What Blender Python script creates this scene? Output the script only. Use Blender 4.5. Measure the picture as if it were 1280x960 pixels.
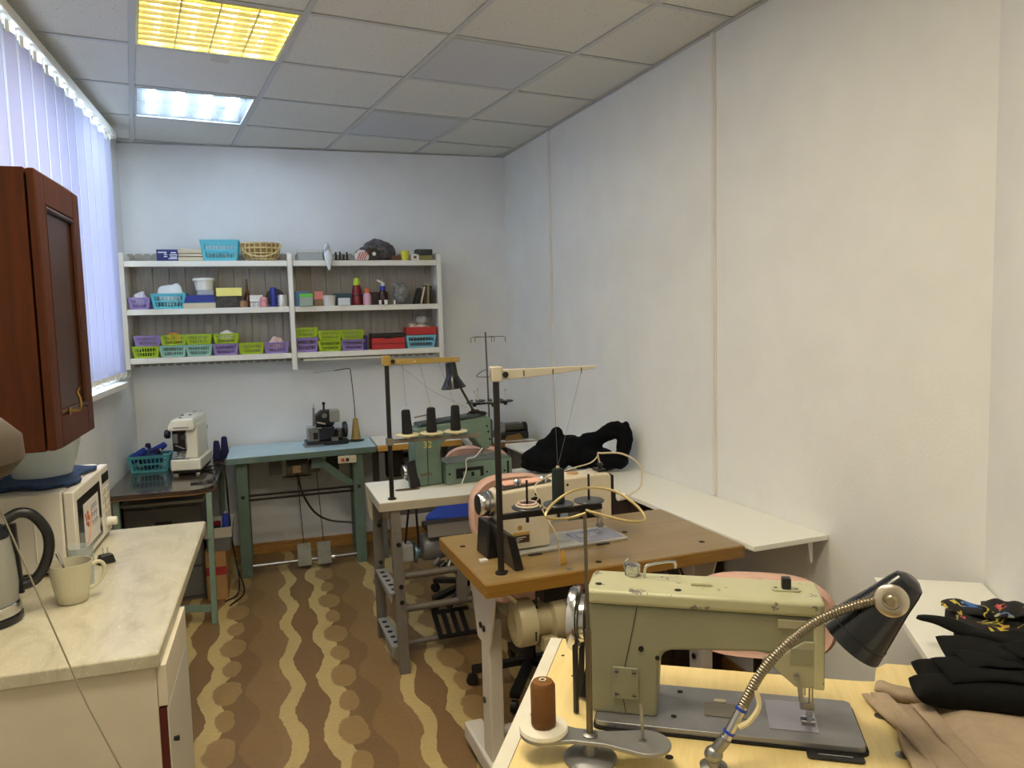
import bpy, bmesh, math, random
from mathutils import Vector, Matrix
random.seed(7)
SC = bpy.context.scene
for o in list(bpy.data.objects): bpy.data.objects.remove(o)
COL = SC.collection
PI = math.pi

# ---------------------------------------------------------------- camera
cam_d = bpy.data.cameras.new('camera'); cam = bpy.data.objects.new('camera', cam_d); COL.objects.link(cam)
cam_d.sensor_width = 36.0; cam_d.lens = 945.0 / 1280 * 36; cam_d.clip_start = 0.02
_yaw, _pit, _rol = math.radians(17.2), math.atan(82.47 / 945), math.atan(0.0265)
_fw = Vector((math.sin(_yaw) * math.cos(_pit), math.cos(_yaw) * math.cos(_pit), -math.sin(_pit)))
_r0 = Vector((math.cos(_yaw), -math.sin(_yaw), 0)); _u0 = _r0.cross(_fw)
_r = _r0 * math.cos(_rol) - _u0 * math.sin(_rol); _u = _r0 * math.sin(_rol) + _u0 * math.cos(_rol)
_m = Matrix((_r, _u, -_fw)).transposed().to_4x4(); _m.translation = (0, 0, 1.61)
cam.matrix_world = _m
SC.camera = cam
# ---------------------------------------------------------------- world, exposure
W = bpy.data.worlds.new('daylight'); SC.world = W; W.use_nodes = True
W.node_tree.nodes['Background'].inputs['Color'].default_value = (0.90, 0.97, 1.0, 1)
W.node_tree.nodes['Background'].inputs['Strength'].default_value = 6.4
SC.view_settings.view_transform = 'Standard'; SC.view_settings.look = 'None'
SC.view_settings.gamma = 1.0; SC.view_settings.use_curve_mapping = False
SC.view_settings.exposure = 1.0
WARM_TUBE, COOL_TUBE, OPAL = 12.0, 12.5, 12.4

# ---------------------------------------------------------------- helpers
def lin(c):
    f = lambda v: v / 12.92 if v <= 0.04045 else ((v + 0.055) / 1.055) ** 2.4
    return tuple(f(v / 255.0) for v in c) + (1,)

class NB:
    """small node-expression builder"""
    def __init__(s, m): s.t = m.node_tree; s.n = s.t.nodes; s.l = s.t.links
    def node(s, ty, **kw):
        n = s.n.new(ty)
        for k, v in kw.items(): setattr(n, k, v)
        return n
    def put(s, sock, v):
        if hasattr(v, 'is_linked') or hasattr(v, 'links'): s.l.new(v, sock)
        else: sock.default_value = v
    def m(s, op, a, b=None, c=None):
        n = s.node('ShaderNodeMath', operation=op); s.put(n.inputs[0], a)
        if b is not None: s.put(n.inputs[1], b)
        if c is not None: s.put(n.inputs[2], c)
        return n.outputs[0]
    def mix(s, f, a, b):
        n = s.node('ShaderNodeMix', data_type='RGBA'); s.put(n.inputs[0], f); s.put(n.inputs[6], a); s.put(n.inputs[7], b)
        return n.outputs[2]
    def noise(s, vec, scale, detail=3, rough=0.55, dist=0):
        n = s.node('ShaderNodeTexNoise'); s.put(n.inputs['Vector'], vec); n.inputs['Scale'].default_value = scale
        n.inputs['Detail'].default_value = detail; n.inputs['Roughness'].default_value = rough; n.inputs['Distortion'].default_value = dist
        return n.outputs[0]
    def obj(s): return s.node('ShaderNodeTexCoord').outputs['Object']
    def map(s, vec, scale=(1, 1, 1), rot=(0, 0, 0)):
        n = s.node('ShaderNodeMapping'); s.put(n.inputs[0], vec); n.inputs['Scale'].default_value = scale; n.inputs['Rotation'].default_value = rot
        return n.outputs[0]
    def ramp(s, f, stops):
        n = s.node('ShaderNodeValToRGB'); s.put(n.inputs[0], f); e = n.color_ramp.elements
        while len(e) < len(stops): e.new(0.5)
        for k, (p, c) in enumerate(stops): e[k].position = p; e[k].color = c
        return n.outputs[0]

MATS = {}
def mat(name, col, rough=0.5, metal=0.0, var=0.0, vscale=8.0, bump=0.0, bscale=60.0, coat=0.0, trans=0.0, alpha=1.0, spec=0.5, stretch=(1, 1, 1), wear=None, wscale=14.0, wat=0.62, sheen=0.0):
    if name in MATS: return MATS[name]
    m = bpy.data.materials.new(name); m.use_nodes = True; MATS[name] = m
    b = m.node_tree.nodes['Principled BSDF']; N = NB(m)
    c = lin(col); b.inputs['Roughness'].default_value = rough; b.inputs['Metallic'].default_value = metal
    b.inputs['Specular IOR Level'].default_value = spec
    b.inputs['Coat Weight'].default_value = coat; b.inputs['Transmission Weight'].default_value = trans; b.inputs['Alpha'].default_value = alpha
    b.inputs['Sheen Weight'].default_value = sheen
    out = c
    if var > 0 or wear:
        v = N.map(N.obj(), stretch)
    if var > 0:
        f = N.noise(v, vscale, 4)
        lo = tuple(x * (1 - var) for x in c[:3]) + (1,); hi = tuple(min(1, x * (1 + var)) for x in c[:3]) + (1,)
        out = N.ramp(f, [(0.3, lo), (0.7, hi)])
    if wear:
        f = N.noise(v, wscale, 5, 0.7); g = N.m('GREATER_THAN', f, wat)
        out = N.mix(g, out, lin(wear))
    if hasattr(out, 'links'): N.l.new(out, b.inputs['Base Color'])
    else: b.inputs['Base Color'].default_value = out
    if bump > 0:
        f = N.noise(N.map(N.obj(), stretch), bscale, 3); bn = N.node('ShaderNodeBump'); bn.inputs['Strength'].default_value = bump; bn.inputs['Distance'].default_value = 0.004
        N.l.new(f, bn.inputs['Height']); N.l.new(bn.outputs[0], b.inputs['Normal'])
    return m

def wood(name, c0, c1, scale=(1.2, 14, 14), rough=0.35, ns=3.0, coat=0.0, rot=(0, 0, 0)):
    if name in MATS: return MATS[name]
    m = bpy.data.materials.new(name); m.use_nodes = True; MATS[name] = m
    b = m.node_tree.nodes['Principled BSDF']; N = NB(m)
    v = N.map(N.obj(), scale, rot); f = N.noise(v, ns, 6, 0.6, 1.2); g = N.noise(v, ns * 9, 3, 0.6)
    h = N.m('ADD', N.m('MULTIPLY', f, 0.75), N.m('MULTIPLY', g, 0.25))
    N.l.new(N.ramp(h, [(0.36, lin(c0)), (0.64, lin(c1))]), b.inputs['Base Color'])
    b.inputs['Roughness'].default_value = rough; b.inputs['Coat Weight'].default_value = coat
    return m

def glassy(name, col, mixf=0.75, rough=0.08):
    """thin clear plastic / glass: mostly see-through with a glossy skin"""
    if name in MATS: return MATS[name]
    m = bpy.data.materials.new(name); m.use_nodes = True; MATS[name] = m
    N = NB(m); N.n.remove(N.n['Principled BSDF']); out = N.n['Material Output']
    t = N.node('ShaderNodeBsdfTransparent'); t.inputs[0].default_value = lin(col)
    p = N.node('ShaderNodeBsdfPrincipled'); p.inputs['Base Color'].default_value = lin(col); p.inputs['Roughness'].default_value = rough
    x = N.node('ShaderNodeMixShader'); x.inputs[0].default_value = 1 - mixf
    N.l.new(t.outputs[0], x.inputs[1]); N.l.new(p.outputs[0], x.inputs[2]); N.l.new(x.outputs[0], out.inputs[0])
    return m

def emit(name, col, strength):
    m = bpy.data.materials.new(name); m.use_nodes = True; MATS[name] = m
    b = m.node_tree.nodes['Principled BSDF']; b.inputs['Base Color'].default_value = (0.9, 0.9, 0.9, 1)
    b.inputs['Emission Color'].default_value = lin(col); b.inputs['Emission Strength'].default_value = strength
    return m

class MB:
    def __init__(s): s.v = []; s.f = []; s.mi = []; s.M = Matrix(); s.k = 0
    def at(s, loc=(0, 0, 0), rz=0.0, rx=0.0, ry=0.0):
        s.M = Matrix.Translation(loc) @ Matrix.Rotation(rz, 4, 'Z') @ Matrix.Rotation(ry, 4, 'Y') @ Matrix.Rotation(rx, 4, 'X'); return s
    def mat(s, k): s.k = k; return s
    def add(s, vs, fs):
        n = len(s.v); s.v += [tuple(s.M @ Vector(p)) for p in vs]
        s.f += [tuple(i + n for i in f) for f in fs]; s.mi += [s.k] * len(fs); return s
    def box(s, x0, x1, y0, y1, z0, z1):
        return s.add([(x0, y0, z0), (x1, y0, z0), (x1, y1, z0), (x0, y1, z0), (x0, y0, z1), (x1, y0, z1), (x1, y1, z1), (x0, y1, z1)],
                     [(0, 3, 2, 1), (4, 5, 6, 7), (0, 1, 5, 4), (1, 2, 6, 5), (2, 3, 7, 6), (3, 0, 4, 7)])
    def frustum(s, cx, cy, z0, z1, w0, d0, w1, d1):
        a, b, c, d = w0 / 2, d0 / 2, w1 / 2, d1 / 2
        return s.add([(cx - a, cy - b, z0), (cx + a, cy - b, z0), (cx + a, cy + b, z0), (cx - a, cy + b, z0), (cx - c, cy - d, z1), (cx + c, cy - d, z1), (cx + c, cy + d, z1), (cx - c, cy + d, z1)],
                     [(0, 3, 2, 1), (4, 5, 6, 7), (0, 1, 5, 4), (1, 2, 6, 5), (2, 3, 7, 6), (3, 0, 4, 7)])
    def bar(s, p0, p1, w, h, up=(0, 0, 1)):
        p0, p1 = Vector(p0), Vector(p1); d = (p1 - p0).normalized(); up = Vector(up)
        if abs(d.dot(up)) > 0.99: up = Vector((0, 1, 0))
        a = d.cross(up).normalized() * w / 2; b = a.cross(d).normalized() * h / 2
        return s.add([p + q for p in (p0, p1) for q in (-a - b, a - b, a + b, -a + b)],
                     [(0, 3, 2, 1), (4, 5, 6, 7), (0, 1, 5, 4), (1, 2, 6, 5), (2, 3, 7, 6), (3, 0, 4, 7)])
    def tube(s, pts, r, n=8, cap=True, closed=False):
        P = [Vector(p) for p in pts]; m = len(P); R = r if isinstance(r, (list, tuple)) else [r] * m
        vs = []; prev = None
        for i, p in enumerate(P):
            if closed: d = (P[(i + 1) % m] - P[i - 1])
            else: d = P[min(i + 1, m - 1)] - P[max(i - 1, 0)]
            d.normalize()
            if prev is None: a = d.cross(Vector((0, 0, 1)) if abs(d.z) < 0.9 else Vector((1, 0, 0))).normalized()
            else: a = (prev - d * prev.dot(d)).normalized()
            prev = a; b = d.cross(a)
            vs += [p + (a * math.cos(2 * PI * k / n) + b * math.sin(2 * PI * k / n)) * R[i] for k in range(n)]
        fs = []
        for i in range(m if closed else m - 1):
            j = (i + 1) % m
            fs += [(i * n + k, i * n + (k + 1) % n, j * n + (k + 1) % n, j * n + k) for k in range(n)]
        if cap and not closed: fs += [tuple(range(n))[::-1], tuple((m - 1) * n + k for k in range(n))]
        return s.add(vs, fs)
    def cyl(s, p0, p1, r0, r1=None, n=16): return s.tube([p0, p1], [r0, r0 if r1 is None else r1], n)
    def lathe(s, prof, n=24, c=(0, 0, 0), axis='Z', sx=1.0, sy=1.0):
        vs = []; fs = []; m = len(prof)
        for r, z in prof:
            for k in range(n):
                a = 2 * PI * k / n; x, y = r * math.cos(a) * sx, r * math.sin(a) * sy
                q = {'Z': (x, y, z), 'X': (z, x, y), 'Y': (y, z, x)}[axis]
                vs.append((q[0] + c[0], q[1] + c[1], q[2] + c[2]))
        for i in range(m - 1): fs += [(i * n + k, i * n + (k + 1) % n, (i + 1) * n + (k + 1) % n, (i + 1) * n + k) for k in range(n)]
        if prof[0][0] > 1e-6: fs.append(tuple(range(n))[::-1])
        if prof[-1][0] > 1e-6: fs.append(tuple((m - 1) * n + k for k in range(n)))
        return s.add(vs, fs)
    def prism(s, poly, a, b, plane='XZ'):
        """polygon in a plane, pushed from a to b along the third axis"""
        n = len(poly)
        q = {'XZ': lambda p, t: (p[0], t, p[1]), 'XY': lambda p, t: (p[0], p[1], t), 'YZ': lambda p, t: (t, p[0], p[1])}[plane]
        vs = [q(p, a) for p in poly] + [q(p, b) for p in poly]
        return s.add(vs, [tuple(range(n)), tuple(range(2 * n - 1, n - 1, -1))] + [((i + 1) % n, i, n + i, n + (i + 1) % n) for i in range(n)])
    def ell(s, c, r, n=14, m=9, rot=None):
        R = rot or Matrix(); vs = []; fs = []
        for i in range(m + 1):
            t = PI * i / m
            for k in range(n):
                a = 2 * PI * k / n
                vs.append(Vector(c) + (R @ Vector((r[0] * math.sin(t) * math.cos(a), r[1] * math.sin(t) * math.sin(a), r[2] * math.cos(t)))))
        for i in range(m): fs += [(i * n + k, (i + 1) * n + k, (i + 1) * n + (k + 1) % n, i * n + (k + 1) % n) for k in range(n)]
        return s.add(vs, fs)
    def grid(s, fn, nu, nv):
        vs = [fn(i / nu, j / nv) for j in range(nv + 1) for i in range(nu + 1)]
        return s.add(vs, [(j * (nu + 1) + i, j * (nu + 1) + i + 1, (j + 1) * (nu + 1) + i + 1, (j + 1) * (nu + 1) + i) for j in range(nv) for i in range(nu)])
    def mesh(s, name, mats, smooth=40):
        me = bpy.data.meshes.new(name); me.from_pydata(s.v, [], s.f)
        for m in (mats if isinstance(mats, (list, tuple)) else [mats]): me.materials.append(m)
        me.polygons.foreach_set('material_index', s.mi)
        bm = bmesh.new(); bm.from_mesh(me); bmesh.ops.remove_doubles(bm, verts=bm.verts, dist=1e-6)
        bmesh.ops.recalc_face_normals(bm, faces=bm.faces); bm.to_mesh(me); bm.free()
        if smooth:
            me.polygons.foreach_set('use_smooth', [True] * len(me.polygons)); me.set_sharp_from_angle(angle=math.radians(smooth))
        me.update(); return me
    def build(s, name, mats, parent=None, smooth=40, bevel=0.0, seg=2, sub=0):
        return link(name, s.mesh(name, mats, smooth), parent, bevel, seg, sub)

def link(name, me, parent=None, bevel=0.0, seg=2, sub=0):
    o = bpy.data.objects.new(name, me); COL.objects.link(o); o.parent = parent
    if bevel > 0:
        b = o.modifiers.new('bevel', 'BEVEL'); b.width = bevel; b.segments = seg; b.limit_method = 'ANGLE'; b.angle_limit = math.radians(38); b.harden_normals = True
    if sub:
        b = o.modifiers.new('sub', 'SUBSURF'); b.levels = sub; b.render_levels = sub
    return o
def tag(o, label, cat, group=None):
    o['label'] = label; o['category'] = cat
    if group: o['group'] = group
    return o
def thing(name, label, cat, loc=(0, 0, 0), rz=0.0, group=None):
    o = bpy.data.objects.new(name, None); COL.objects.link(o); o.empty_display_size = 0.1
    o.location = loc; o.rotation_euler = (0, 0, rz); return tag(o, label, cat, group)
def struct(o): o['kind'] = 'structure'; return o
def place(o, loc, rz=0.0, rx=0.0, ry=0.0): o.location = loc; o.rotation_euler = (rx, ry, rz); return o
def copy_tree(o, parent=None, label=None):
    c = o.copy(); COL.objects.link(c); c.parent = parent
    if label: c['label'] = label
    for ch in [x for x in bpy.data.objects if x.parent == o]: copy_tree(ch, c)
    return c
def smooth_path(pts, n=6):
    """Catmull-Rom through points"""
    P = [Vector(p) for p in pts]; P = [P[0] * 2 - P[1]] + P + [P[-1] * 2 - P[-2]]; out = []
    for i in range(1, len(P) - 2):
        a, b, c, d = P[i - 1:i + 3]
        for k in range(n):
            t = k / n
            out.append(0.5 * ((2 * b) + (c - a) * t + (2 * a - 5 * b + 4 * c - d) * t * t + (3 * b - 3 * c + d - a) * t ** 3))
    out.append(P[-2]); return out
def text(name, s, size, m, parent, loc, rot, depth=0.0005, align='CENTER'):
    cu = bpy.data.curves.new(name, 'FONT'); cu.body = s; cu.size = size; cu.align_x = align; cu.align_y = 'CENTER'; cu.extrude = depth; cu.resolution_u = 2
    t = bpy.data.objects.new(name, cu); COL.objects.link(t); dg = bpy.context.evaluated_depsgraph_get()
    me = bpy.data.meshes.new_from_object(t.evaluated_get(dg)); bpy.data.objects.remove(t); me.materials.clear(); me.materials.append(m)
    o = bpy.data.objects.new(name, me); COL.objects.link(o); o.parent = parent; o.location = loc; o.rotation_euler = rot; return o
def rr(x0, x1, y0, y1, r, n=4):
    """rounded rectangle outline"""
    out = []
    for cx, cy, a in ((x1 - r, y1 - r, 0), (x0 + r, y1 - r, 90), (x0 + r, y0 + r, 180), (x1 - r, y0 + r, 270)):
        for k in range(n + 1):
            t = math.radians(a + 90 * k / n); out.append((cx + r * math.cos(t), cy + r * math.sin(t)))
    return out
TEX = {}
def lump(name, parts, m, parent=None, voxel=0.012, noise=0.012, nscale=0.09, smooth=6, loc=(0, 0, 0), rz=0):
    """soft folded cloth: overlapping forms fused into one skin with wrinkles; parts: (centre, radii, rot euler)"""
    b = MB()
    for c, r, e in parts:
        R = Matrix.Rotation(e[2], 4, 'Z') @ Matrix.Rotation(e[1], 4, 'Y') @ Matrix.Rotation(e[0], 4, 'X'); b.ell(c, r, 20, 12, R)
    o = b.build(name, m, parent, smooth=180); o.location = loc; o.rotation_euler = (0, 0, rz)
    k = o.modifiers.new('remesh', 'REMESH'); k.mode = 'VOXEL'; k.voxel_size = voxel; k.use_smooth_shade = True
    k = o.modifiers.new('smooth', 'SMOOTH'); k.iterations = smooth; k.factor = 0.5
    key = round(nscale, 4)
    if key not in TEX:
        t = bpy.data.textures.new('wrinkle', 'CLOUDS'); t.noise_scale = nscale; t.noise_depth = 2; TEX[key] = t
    if noise:
        k = o.modifiers.new('wrinkle', 'DISPLACE'); k.texture = TEX[key]; k.strength = noise; k.mid_level = 0.5; k.texture_coords = 'GLOBAL'
    return o
# ================================================================ materials
M = {}
M['wall'] = mat('painted_wallpaper', (229, 229, 224), 0.75, var=0.03, vscale=5, bump=0.25, bscale=90)
M['wall_b'] = mat('painted_wallpaper_back', (226, 228, 230), 0.75, var=0.03, vscale=5, bump=0.25, bscale=90)
M['white'] = mat('white_paint', (226, 224, 216), 0.45)
M['cream'] = mat('cream_paint', (206, 194, 166), 0.4, var=0.08)
M['black'] = mat('black_plastic', (22, 22, 24), 0.35)
M['blackm'] = mat('black_metal', (34, 31, 29), 0.4, 0.3)
M['chrome'] = mat('chrome', (200, 200, 202), 0.18, 1.0)
M['steel'] = mat('worn_steel', (150, 150, 150), 0.35, 0.9, var=0.15, vscale=30)
M['dark'] = mat('dark_hole', (14, 13, 12), 0.8)

def ceiling_tile_mat():
    m = bpy.data.materials.new('ceiling_tile_mineral'); m.use_nodes = True; N = NB(m); b = N.n['Principled BSDF']
    g = N.node('ShaderNodeNewGeometry').outputs['Position']
    v = N.node('ShaderNodeTexVoronoi'); v.inputs['Scale'].default_value = 55; N.l.new(g, v.inputs['Vector'])
    f = N.noise(g, 160, 2); pit = N.m('MULTIPLY', N.m('LESS_THAN', v.outputs['Distance'], 0.16), N.m('GREATER_THAN', f, 0.5))
    st = N.m('MULTIPLY', N.m('GREATER_THAN', N.noise(g, 1.3, 4), 0.66), 0.25)
    c = N.mix(pit, lin((214, 213, 205)), lin((150, 148, 140))); N.l.new(N.mix(st, c, lin((150, 140, 124))), b.inputs['Base Color'])
    b.inputs['Roughness'].default_value = 0.95
    bn = N.node('ShaderNodeBump'); bn.inputs['Strength'].default_value = 0.3; bn.inputs['Distance'].default_value = 0.003; N.l.new(f, bn.inputs['Height']); N.l.new(bn.outputs[0], b.inputs['Normal'])
    return m
M['tile'] = ceiling_tile_mat()
M['grid'] = mat('ceiling_grid_white', (190, 192, 190), 0.5)

def lino_mat():
    m = bpy.data.materials.new('patterned_linoleum'); m.use_nodes = True; N = NB(m); b = N.n['Principled BSDF']
    g = N.node('ShaderNodeNewGeometry').outputs['Position']
    s = N.node('ShaderNodeSeparateXYZ'); N.l.new(g, s.inputs[0]); x, y = s.outputs[0], s.outputs[1]
    w1 = N.noise(g, 9, 3); w = N.m('MULTIPLY', N.m('SUBTRACT', w1, 0.5), 0.045)
    x = N.m('ADD', x, w)
    def cell(v, off, per):        # signed distance to the nearest repeat of off
        return N.m('SUBTRACT', N.m('MODULO', N.m('ADD', N.m('SUBTRACT', v, off), per * 40.5), per), per / 2)
    t = N.m('MULTIPLY', N.m('SUBTRACT', y, 2.94), 2 * PI / 0.49); ct = N.m('COSINE', t)
    X = cell(x, 0.215, 0.5); XB = cell(x, -0.01, 0.5); XH = cell(x, -0.115, 0.5); XD = cell(x, 0.075, 0.5)
    Y0 = cell(y, 2.94, 0.49); Y1 = cell(y, 3.185, 0.49)
    def elip(dx, dy, rx, ry):
        p = N.m('POWER', N.m('DIVIDE', N.m('ABSOLUTE', dx), rx), 2.4); q = N.m('POWER', N.m('DIVIDE', N.m('ABSOLUTE', dy), ry), 1.7)
        return N.m('ADD', p, q)
    e0 = elip(X, Y0, 0.060, 0.105); e1 = elip(N.m('ADD', X, -0.004), Y1, 0.040, 0.085)
    circ = N.m('MAXIMUM', N.m('LESS_THAN', e0, 1.0), N.m('LESS_THAN', e1, 1.0))
    rim = N.m('MAXIMUM', N.m('LESS_THAN', N.m('ABSOLUTE', N.m('SUBTRACT', e0, 1.0)), 0.12), N.m('LESS_THAN', N.m('ABSOLUTE', N.m('SUBTRACT', e1, 1.0)), 0.14))
    bandC = N.m('LESS_THAN', N.m('ABSOLUTE', N.m('ADD', X, N.m('ADD', 0.052, N.m('MULTIPLY', ct, 0.022)))), 0.043)
    cB = N.m('SUBTRACT', XB, N.m('MULTIPLY', N.m('COSINE', N.m('ADD', t, 0.3)), 0.022))
    bandB = N.m('LESS_THAN', N.m('ABSOLUTE', cB), 0.031)
    edgeB = N.m('LESS_THAN', N.m('ABSOLUTE', N.m('ADD', cB, 0.03)), 0.036)
    hour = N.m('LESS_THAN', N.m('ABSOLUTE', XH), N.m('ADD', 0.062, N.m('MULTIPLY', ct, 0.034)))
    dp = N.m('LESS_THAN', N.m('ABSOLUTE', XD), N.m('SUBTRACT', 0.062, N.m('MULTIPLY', ct, 0.03)))
    grain = N.noise(N.map(g, (.45, 1, 1)), 75, 5, 0.75); patch = N.noise(g, 2.2, 3)
    dark, med, pod, light = lin((122, 94, 57)), lin((136, 107, 66)), lin((150, 121, 76)), lin((188, 165, 110))
    c = N.mix(dp, dark, lin((127, 98, 62))); c = N.mix(hour, c, med); c = N.mix(N.m('MULTIPLY', edgeB, 0.8), c, lin((140, 112, 74)))
    c = N.mix(bandC, c, light); c = N.mix(bandB, c, light); c = N.mix(circ, c, pod); c = N.mix(N.m('MULTIPLY', rim, 0.5), c, lin((158, 132, 88)))
    k = N.m('ADD', 0.50, N.m('ADD', N.m('MULTIPLY', grain, 0.60), N.m('MULTIPLY', patch, 0.36)))
    cm = N.node('ShaderNodeCombineColor'); [N.l.new(k, cm.inputs[i]) for i in range(3)]
    mm = N.node('ShaderNodeMix', data_type='RGBA', blend_type='MULTIPLY'); mm.inputs[0].default_value = 1; N.l.new(c, mm.inputs[6]); N.l.new(cm.outputs[0], mm.inputs[7])
    N.l.new(mm.outputs[2], b.inputs['Base Color']); b.inputs['Roughness'].default_value = 0.42
    bn = N.node('ShaderNodeBump'); bn.inputs['Strength'].default_value = 0.12; bn.inputs['Distance'].default_value = 0.002; N.l.new(grain, bn.inputs['Height']); N.l.new(bn.outputs[0], b.inputs['Normal'])
    return m
M['lino'] = lino_mat()

# ================================================================ the room
CZ = 2.81
ROT = math.radians(-31.13); UX, UY = math.cos(ROT), math.sin(ROT)        # direction of the angled end of the room
ROOM = [(-0.92, -1.0), (0.22, -1.0), (1.947, 1.655), (1.692, 5.53), (-0.92, 5.53)]
b = MB(); b.prism([(-1.05, -1.1), (0.4, -1.1), (2.08, 1.6), (1.85, 5.65), (-1.05, 5.65)], -0.08, 0.0, 'XY'); struct(b.build('floor', M['lino']))
b = MB(); b.prism([(-1.05, -1.1), (0.4, -1.1), (2.08, 1.6), (1.85, 5.65), (-1.05, 5.65)], CZ + 0.14, CZ + 0.2, 'XY'); ceil = struct(b.build('ceiling', M['grid']))
def wall(name, p, q, m, t=0.1):
    d = (Vector(q) - Vector(p)).normalized(); n = Vector((d.y, -d.x)) * t       # room lies on the left of p>q
    b = MB(); b.prism([p, q, (q[0] + n.x, q[1] + n.y), (p[0] + n.x, p[1] + n.y)], 0, CZ + 0.14, 'XY'); return struct(b.build(name, m))
wall('wall_right', ROOM[2], ROOM[3], M['wall']); wall('wall_right_angled', ROOM[1], ROOM[2], M['wall'])
wall('wall_front', ROOM[0], ROOM[1], M['wall'])
wall('wall_back', (1.70, 5.53), (-0.92, 5.53), M['wall_b'])
WY0, WY1, WZ0, WZ1 = 2.35, 5.0, 1.30, 2.68
b = MB(); b.box(-1.05, -0.92, -1.1, WY0, 0, CZ + .14); b.box(-1.05, -0.92, WY1, 5.65, 0, CZ + .14); b.box(-1.05, -0.92, WY0, WY1, 0, WZ0); b.box(-1.05, -0.92, WY0, WY1, WZ1, CZ + .14)
struct(b.build('wall_left', M['wall_b'], smooth=0))
# window: frame, panes
b = MB(); b.box(-1.03, -0.97, WY0, WY1, WZ0, WZ0 + .06); b.box(-1.03, -0.97, WY0, WY1, WZ1 - .06, WZ1)
for y in (WY0, (2 * WY0 + WY1) / 3 - .03, (WY0 + 2 * WY1) / 3 - .03, WY1 - .06): b.box(-1.03, -0.97, y, y + .06, WZ0 + .06, WZ1 - .06)
win = struct(b.build('window_1', mat('window_frame_white', (235, 235, 235), .35), bevel=.004))
gl = glassy('window_glass', (240, 245, 250), 0.92, 0.02)
for k in range(3):
    y = WY0 + .06 + k * (WY1 - WY0 - .06) / 3
    MB().box(-1.003, -0.998, y, y + (WY1 - WY0 - .06) / 3 - .06, WZ0 + .06, WZ1 - .06).build('pane', gl, win)
MB().box(-0.97, -0.865, WY0 - .05, WY1 + .05, WZ0 - .045, WZ0 - .012).build('window_sill', M['white'], win, bevel=.006)
# skirting and the vertical joint strips of the right wall
b = MB(); b.box(-0.92, 1.69, 5.505, 5.53, 0, 0.055); b.box(-0.92, 1.69, 5.515, 5.53, 0.055, 0.075)
struct(b.build('baseboard_back', wood('oak_skirting', (150, 106, 52), (184, 136, 72), (2, 20, 20)), bevel=.003))
b = MB(); b.prism([(1.69, 5.5), (1.945, 1.66), (1.925, 1.66), (1.67, 5.5)], 0, .06, 'XY'); struct(b.build('baseboard_right', MATS['oak_skirting'], bevel=.003))
RW = lambda y: 1.947 + (1.655 - y) * (1.947 - 1.692) / (5.53 - 1.655)
for k, y in enumerate((2.947, 4.698)):
    b = MB().at((RW(y), y, 0), math.radians(3.76)); b.box(-.008, 0.0, -.015, .015, .79, CZ); b.box(-.013, -.008, -.010, .010, .79, CZ)
    struct(b.build('trim_%d' % (k + 1), mat('joint_strip', (226, 222, 214), .5), bevel=.002))

# ---------------------------------------------------------------- ceiling tiles, grid bars, lights
GX, GY, GS, GA = -0.522, 3.641, 0.6087, math.radians(9.35)
def gp(i, j): return (GX + GS * (i * math.cos(GA) - j * math.sin(GA)), GY + GS * (i * math.sin(GA) + j * math.cos(GA)))
INSET = [(-0.918, -0.998), (0.22, -0.998), (1.944, 1.655), (1.689, 5.528), (-0.918, 5.528)]
def clip(poly, conv):
    out = poly
    for k in range(len(conv)):
        a, c = conv[k], conv[(k + 1) % len(conv)]; inp = out; out = []
        side = lambda p: (c[0] - a[0]) * (p[1] - a[1]) - (c[1] - a[1]) * (p[0] - a[0])
        for i in range(len(inp)):
            p, q = inp[i - 1], inp[i]; sp, sq = side(p), side(q)
            if (sp >= 0) != (sq >= 0):
                t = sp / (sp - sq); out.append((p[0] + t * (q[0] - p[0]), p[1] + t * (q[1] - p[1])))
            if sq >= 0: out.append(q)
        if len(out) < 3: return []
    return out
def area(P): return abs(sum(P[i - 1][0] * P[i][1] - P[i][0] * P[i - 1][1] for i in range(len(P)))) / 2 if P else 0
LIGHTS = {(0, -1): 'gold', (0, 1): 'cool', (2, -1): 'off', (2, 1): 'off', (2, -3): 'off', (0, -3): 'opal', (0, -5): 'opal', (1, -7): 'opal'}
full = None
for i in range(-4, 7):
    for j in range(-9, 5):
        if (i, j) in LIGHTS: continue
        e = .0215
        P = [gp(i + e, j + e), gp(i + 1 - e, j + e), gp(i + 1 - e, j + 1 - e), gp(i + e, j + 1 - e)]; Q = clip(P, INSET)
        if area(Q) < 0.0015: continue
        b = MB()
        if area(Q) > 0.999 * area(P):
            if full is None:
                h = GS * (0.5 - e); b.prism([(-h, -h), (h, -h), (h, h), (-h, h)], 0, .014, 'XY'); full = b.mesh('ceiling_tile', M['tile'], 0)
            o = link('ceiling_tile', full, ceil); c = gp(i + .5, j + .5); place(o, (c[0], c[1], CZ + .002), GA); continue
        b.prism(Q, CZ + .002, CZ + .016, 'XY'); b.build('ceiling_tile', M['tile'], ceil, smooth=0)
w = .0205
for i in range(-4, 8):
    Q = clip([gp(i - w, -10), gp(i + w, -10), gp(i + w, 6), gp(i - w, 6)], INSET)
    if Q: MB().prism(Q, CZ - .003, CZ + .0005, 'XY').build('grid_bar', M['grid'], ceil, smooth=0)
for j in range(-9, 6):
    for i in range(-4, 7):
        Q = clip([gp(i + w, j - w), gp(i + 1 - w, j - w), gp(i + 1 - w, j + w), gp(i + w, j + w)], INSET)
        if Q and area(Q) > 1e-4: MB().prism(Q, CZ - .002, CZ + .0004, 'XY').build('grid_bar', M['grid'], ceil, smooth=0)
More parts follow.
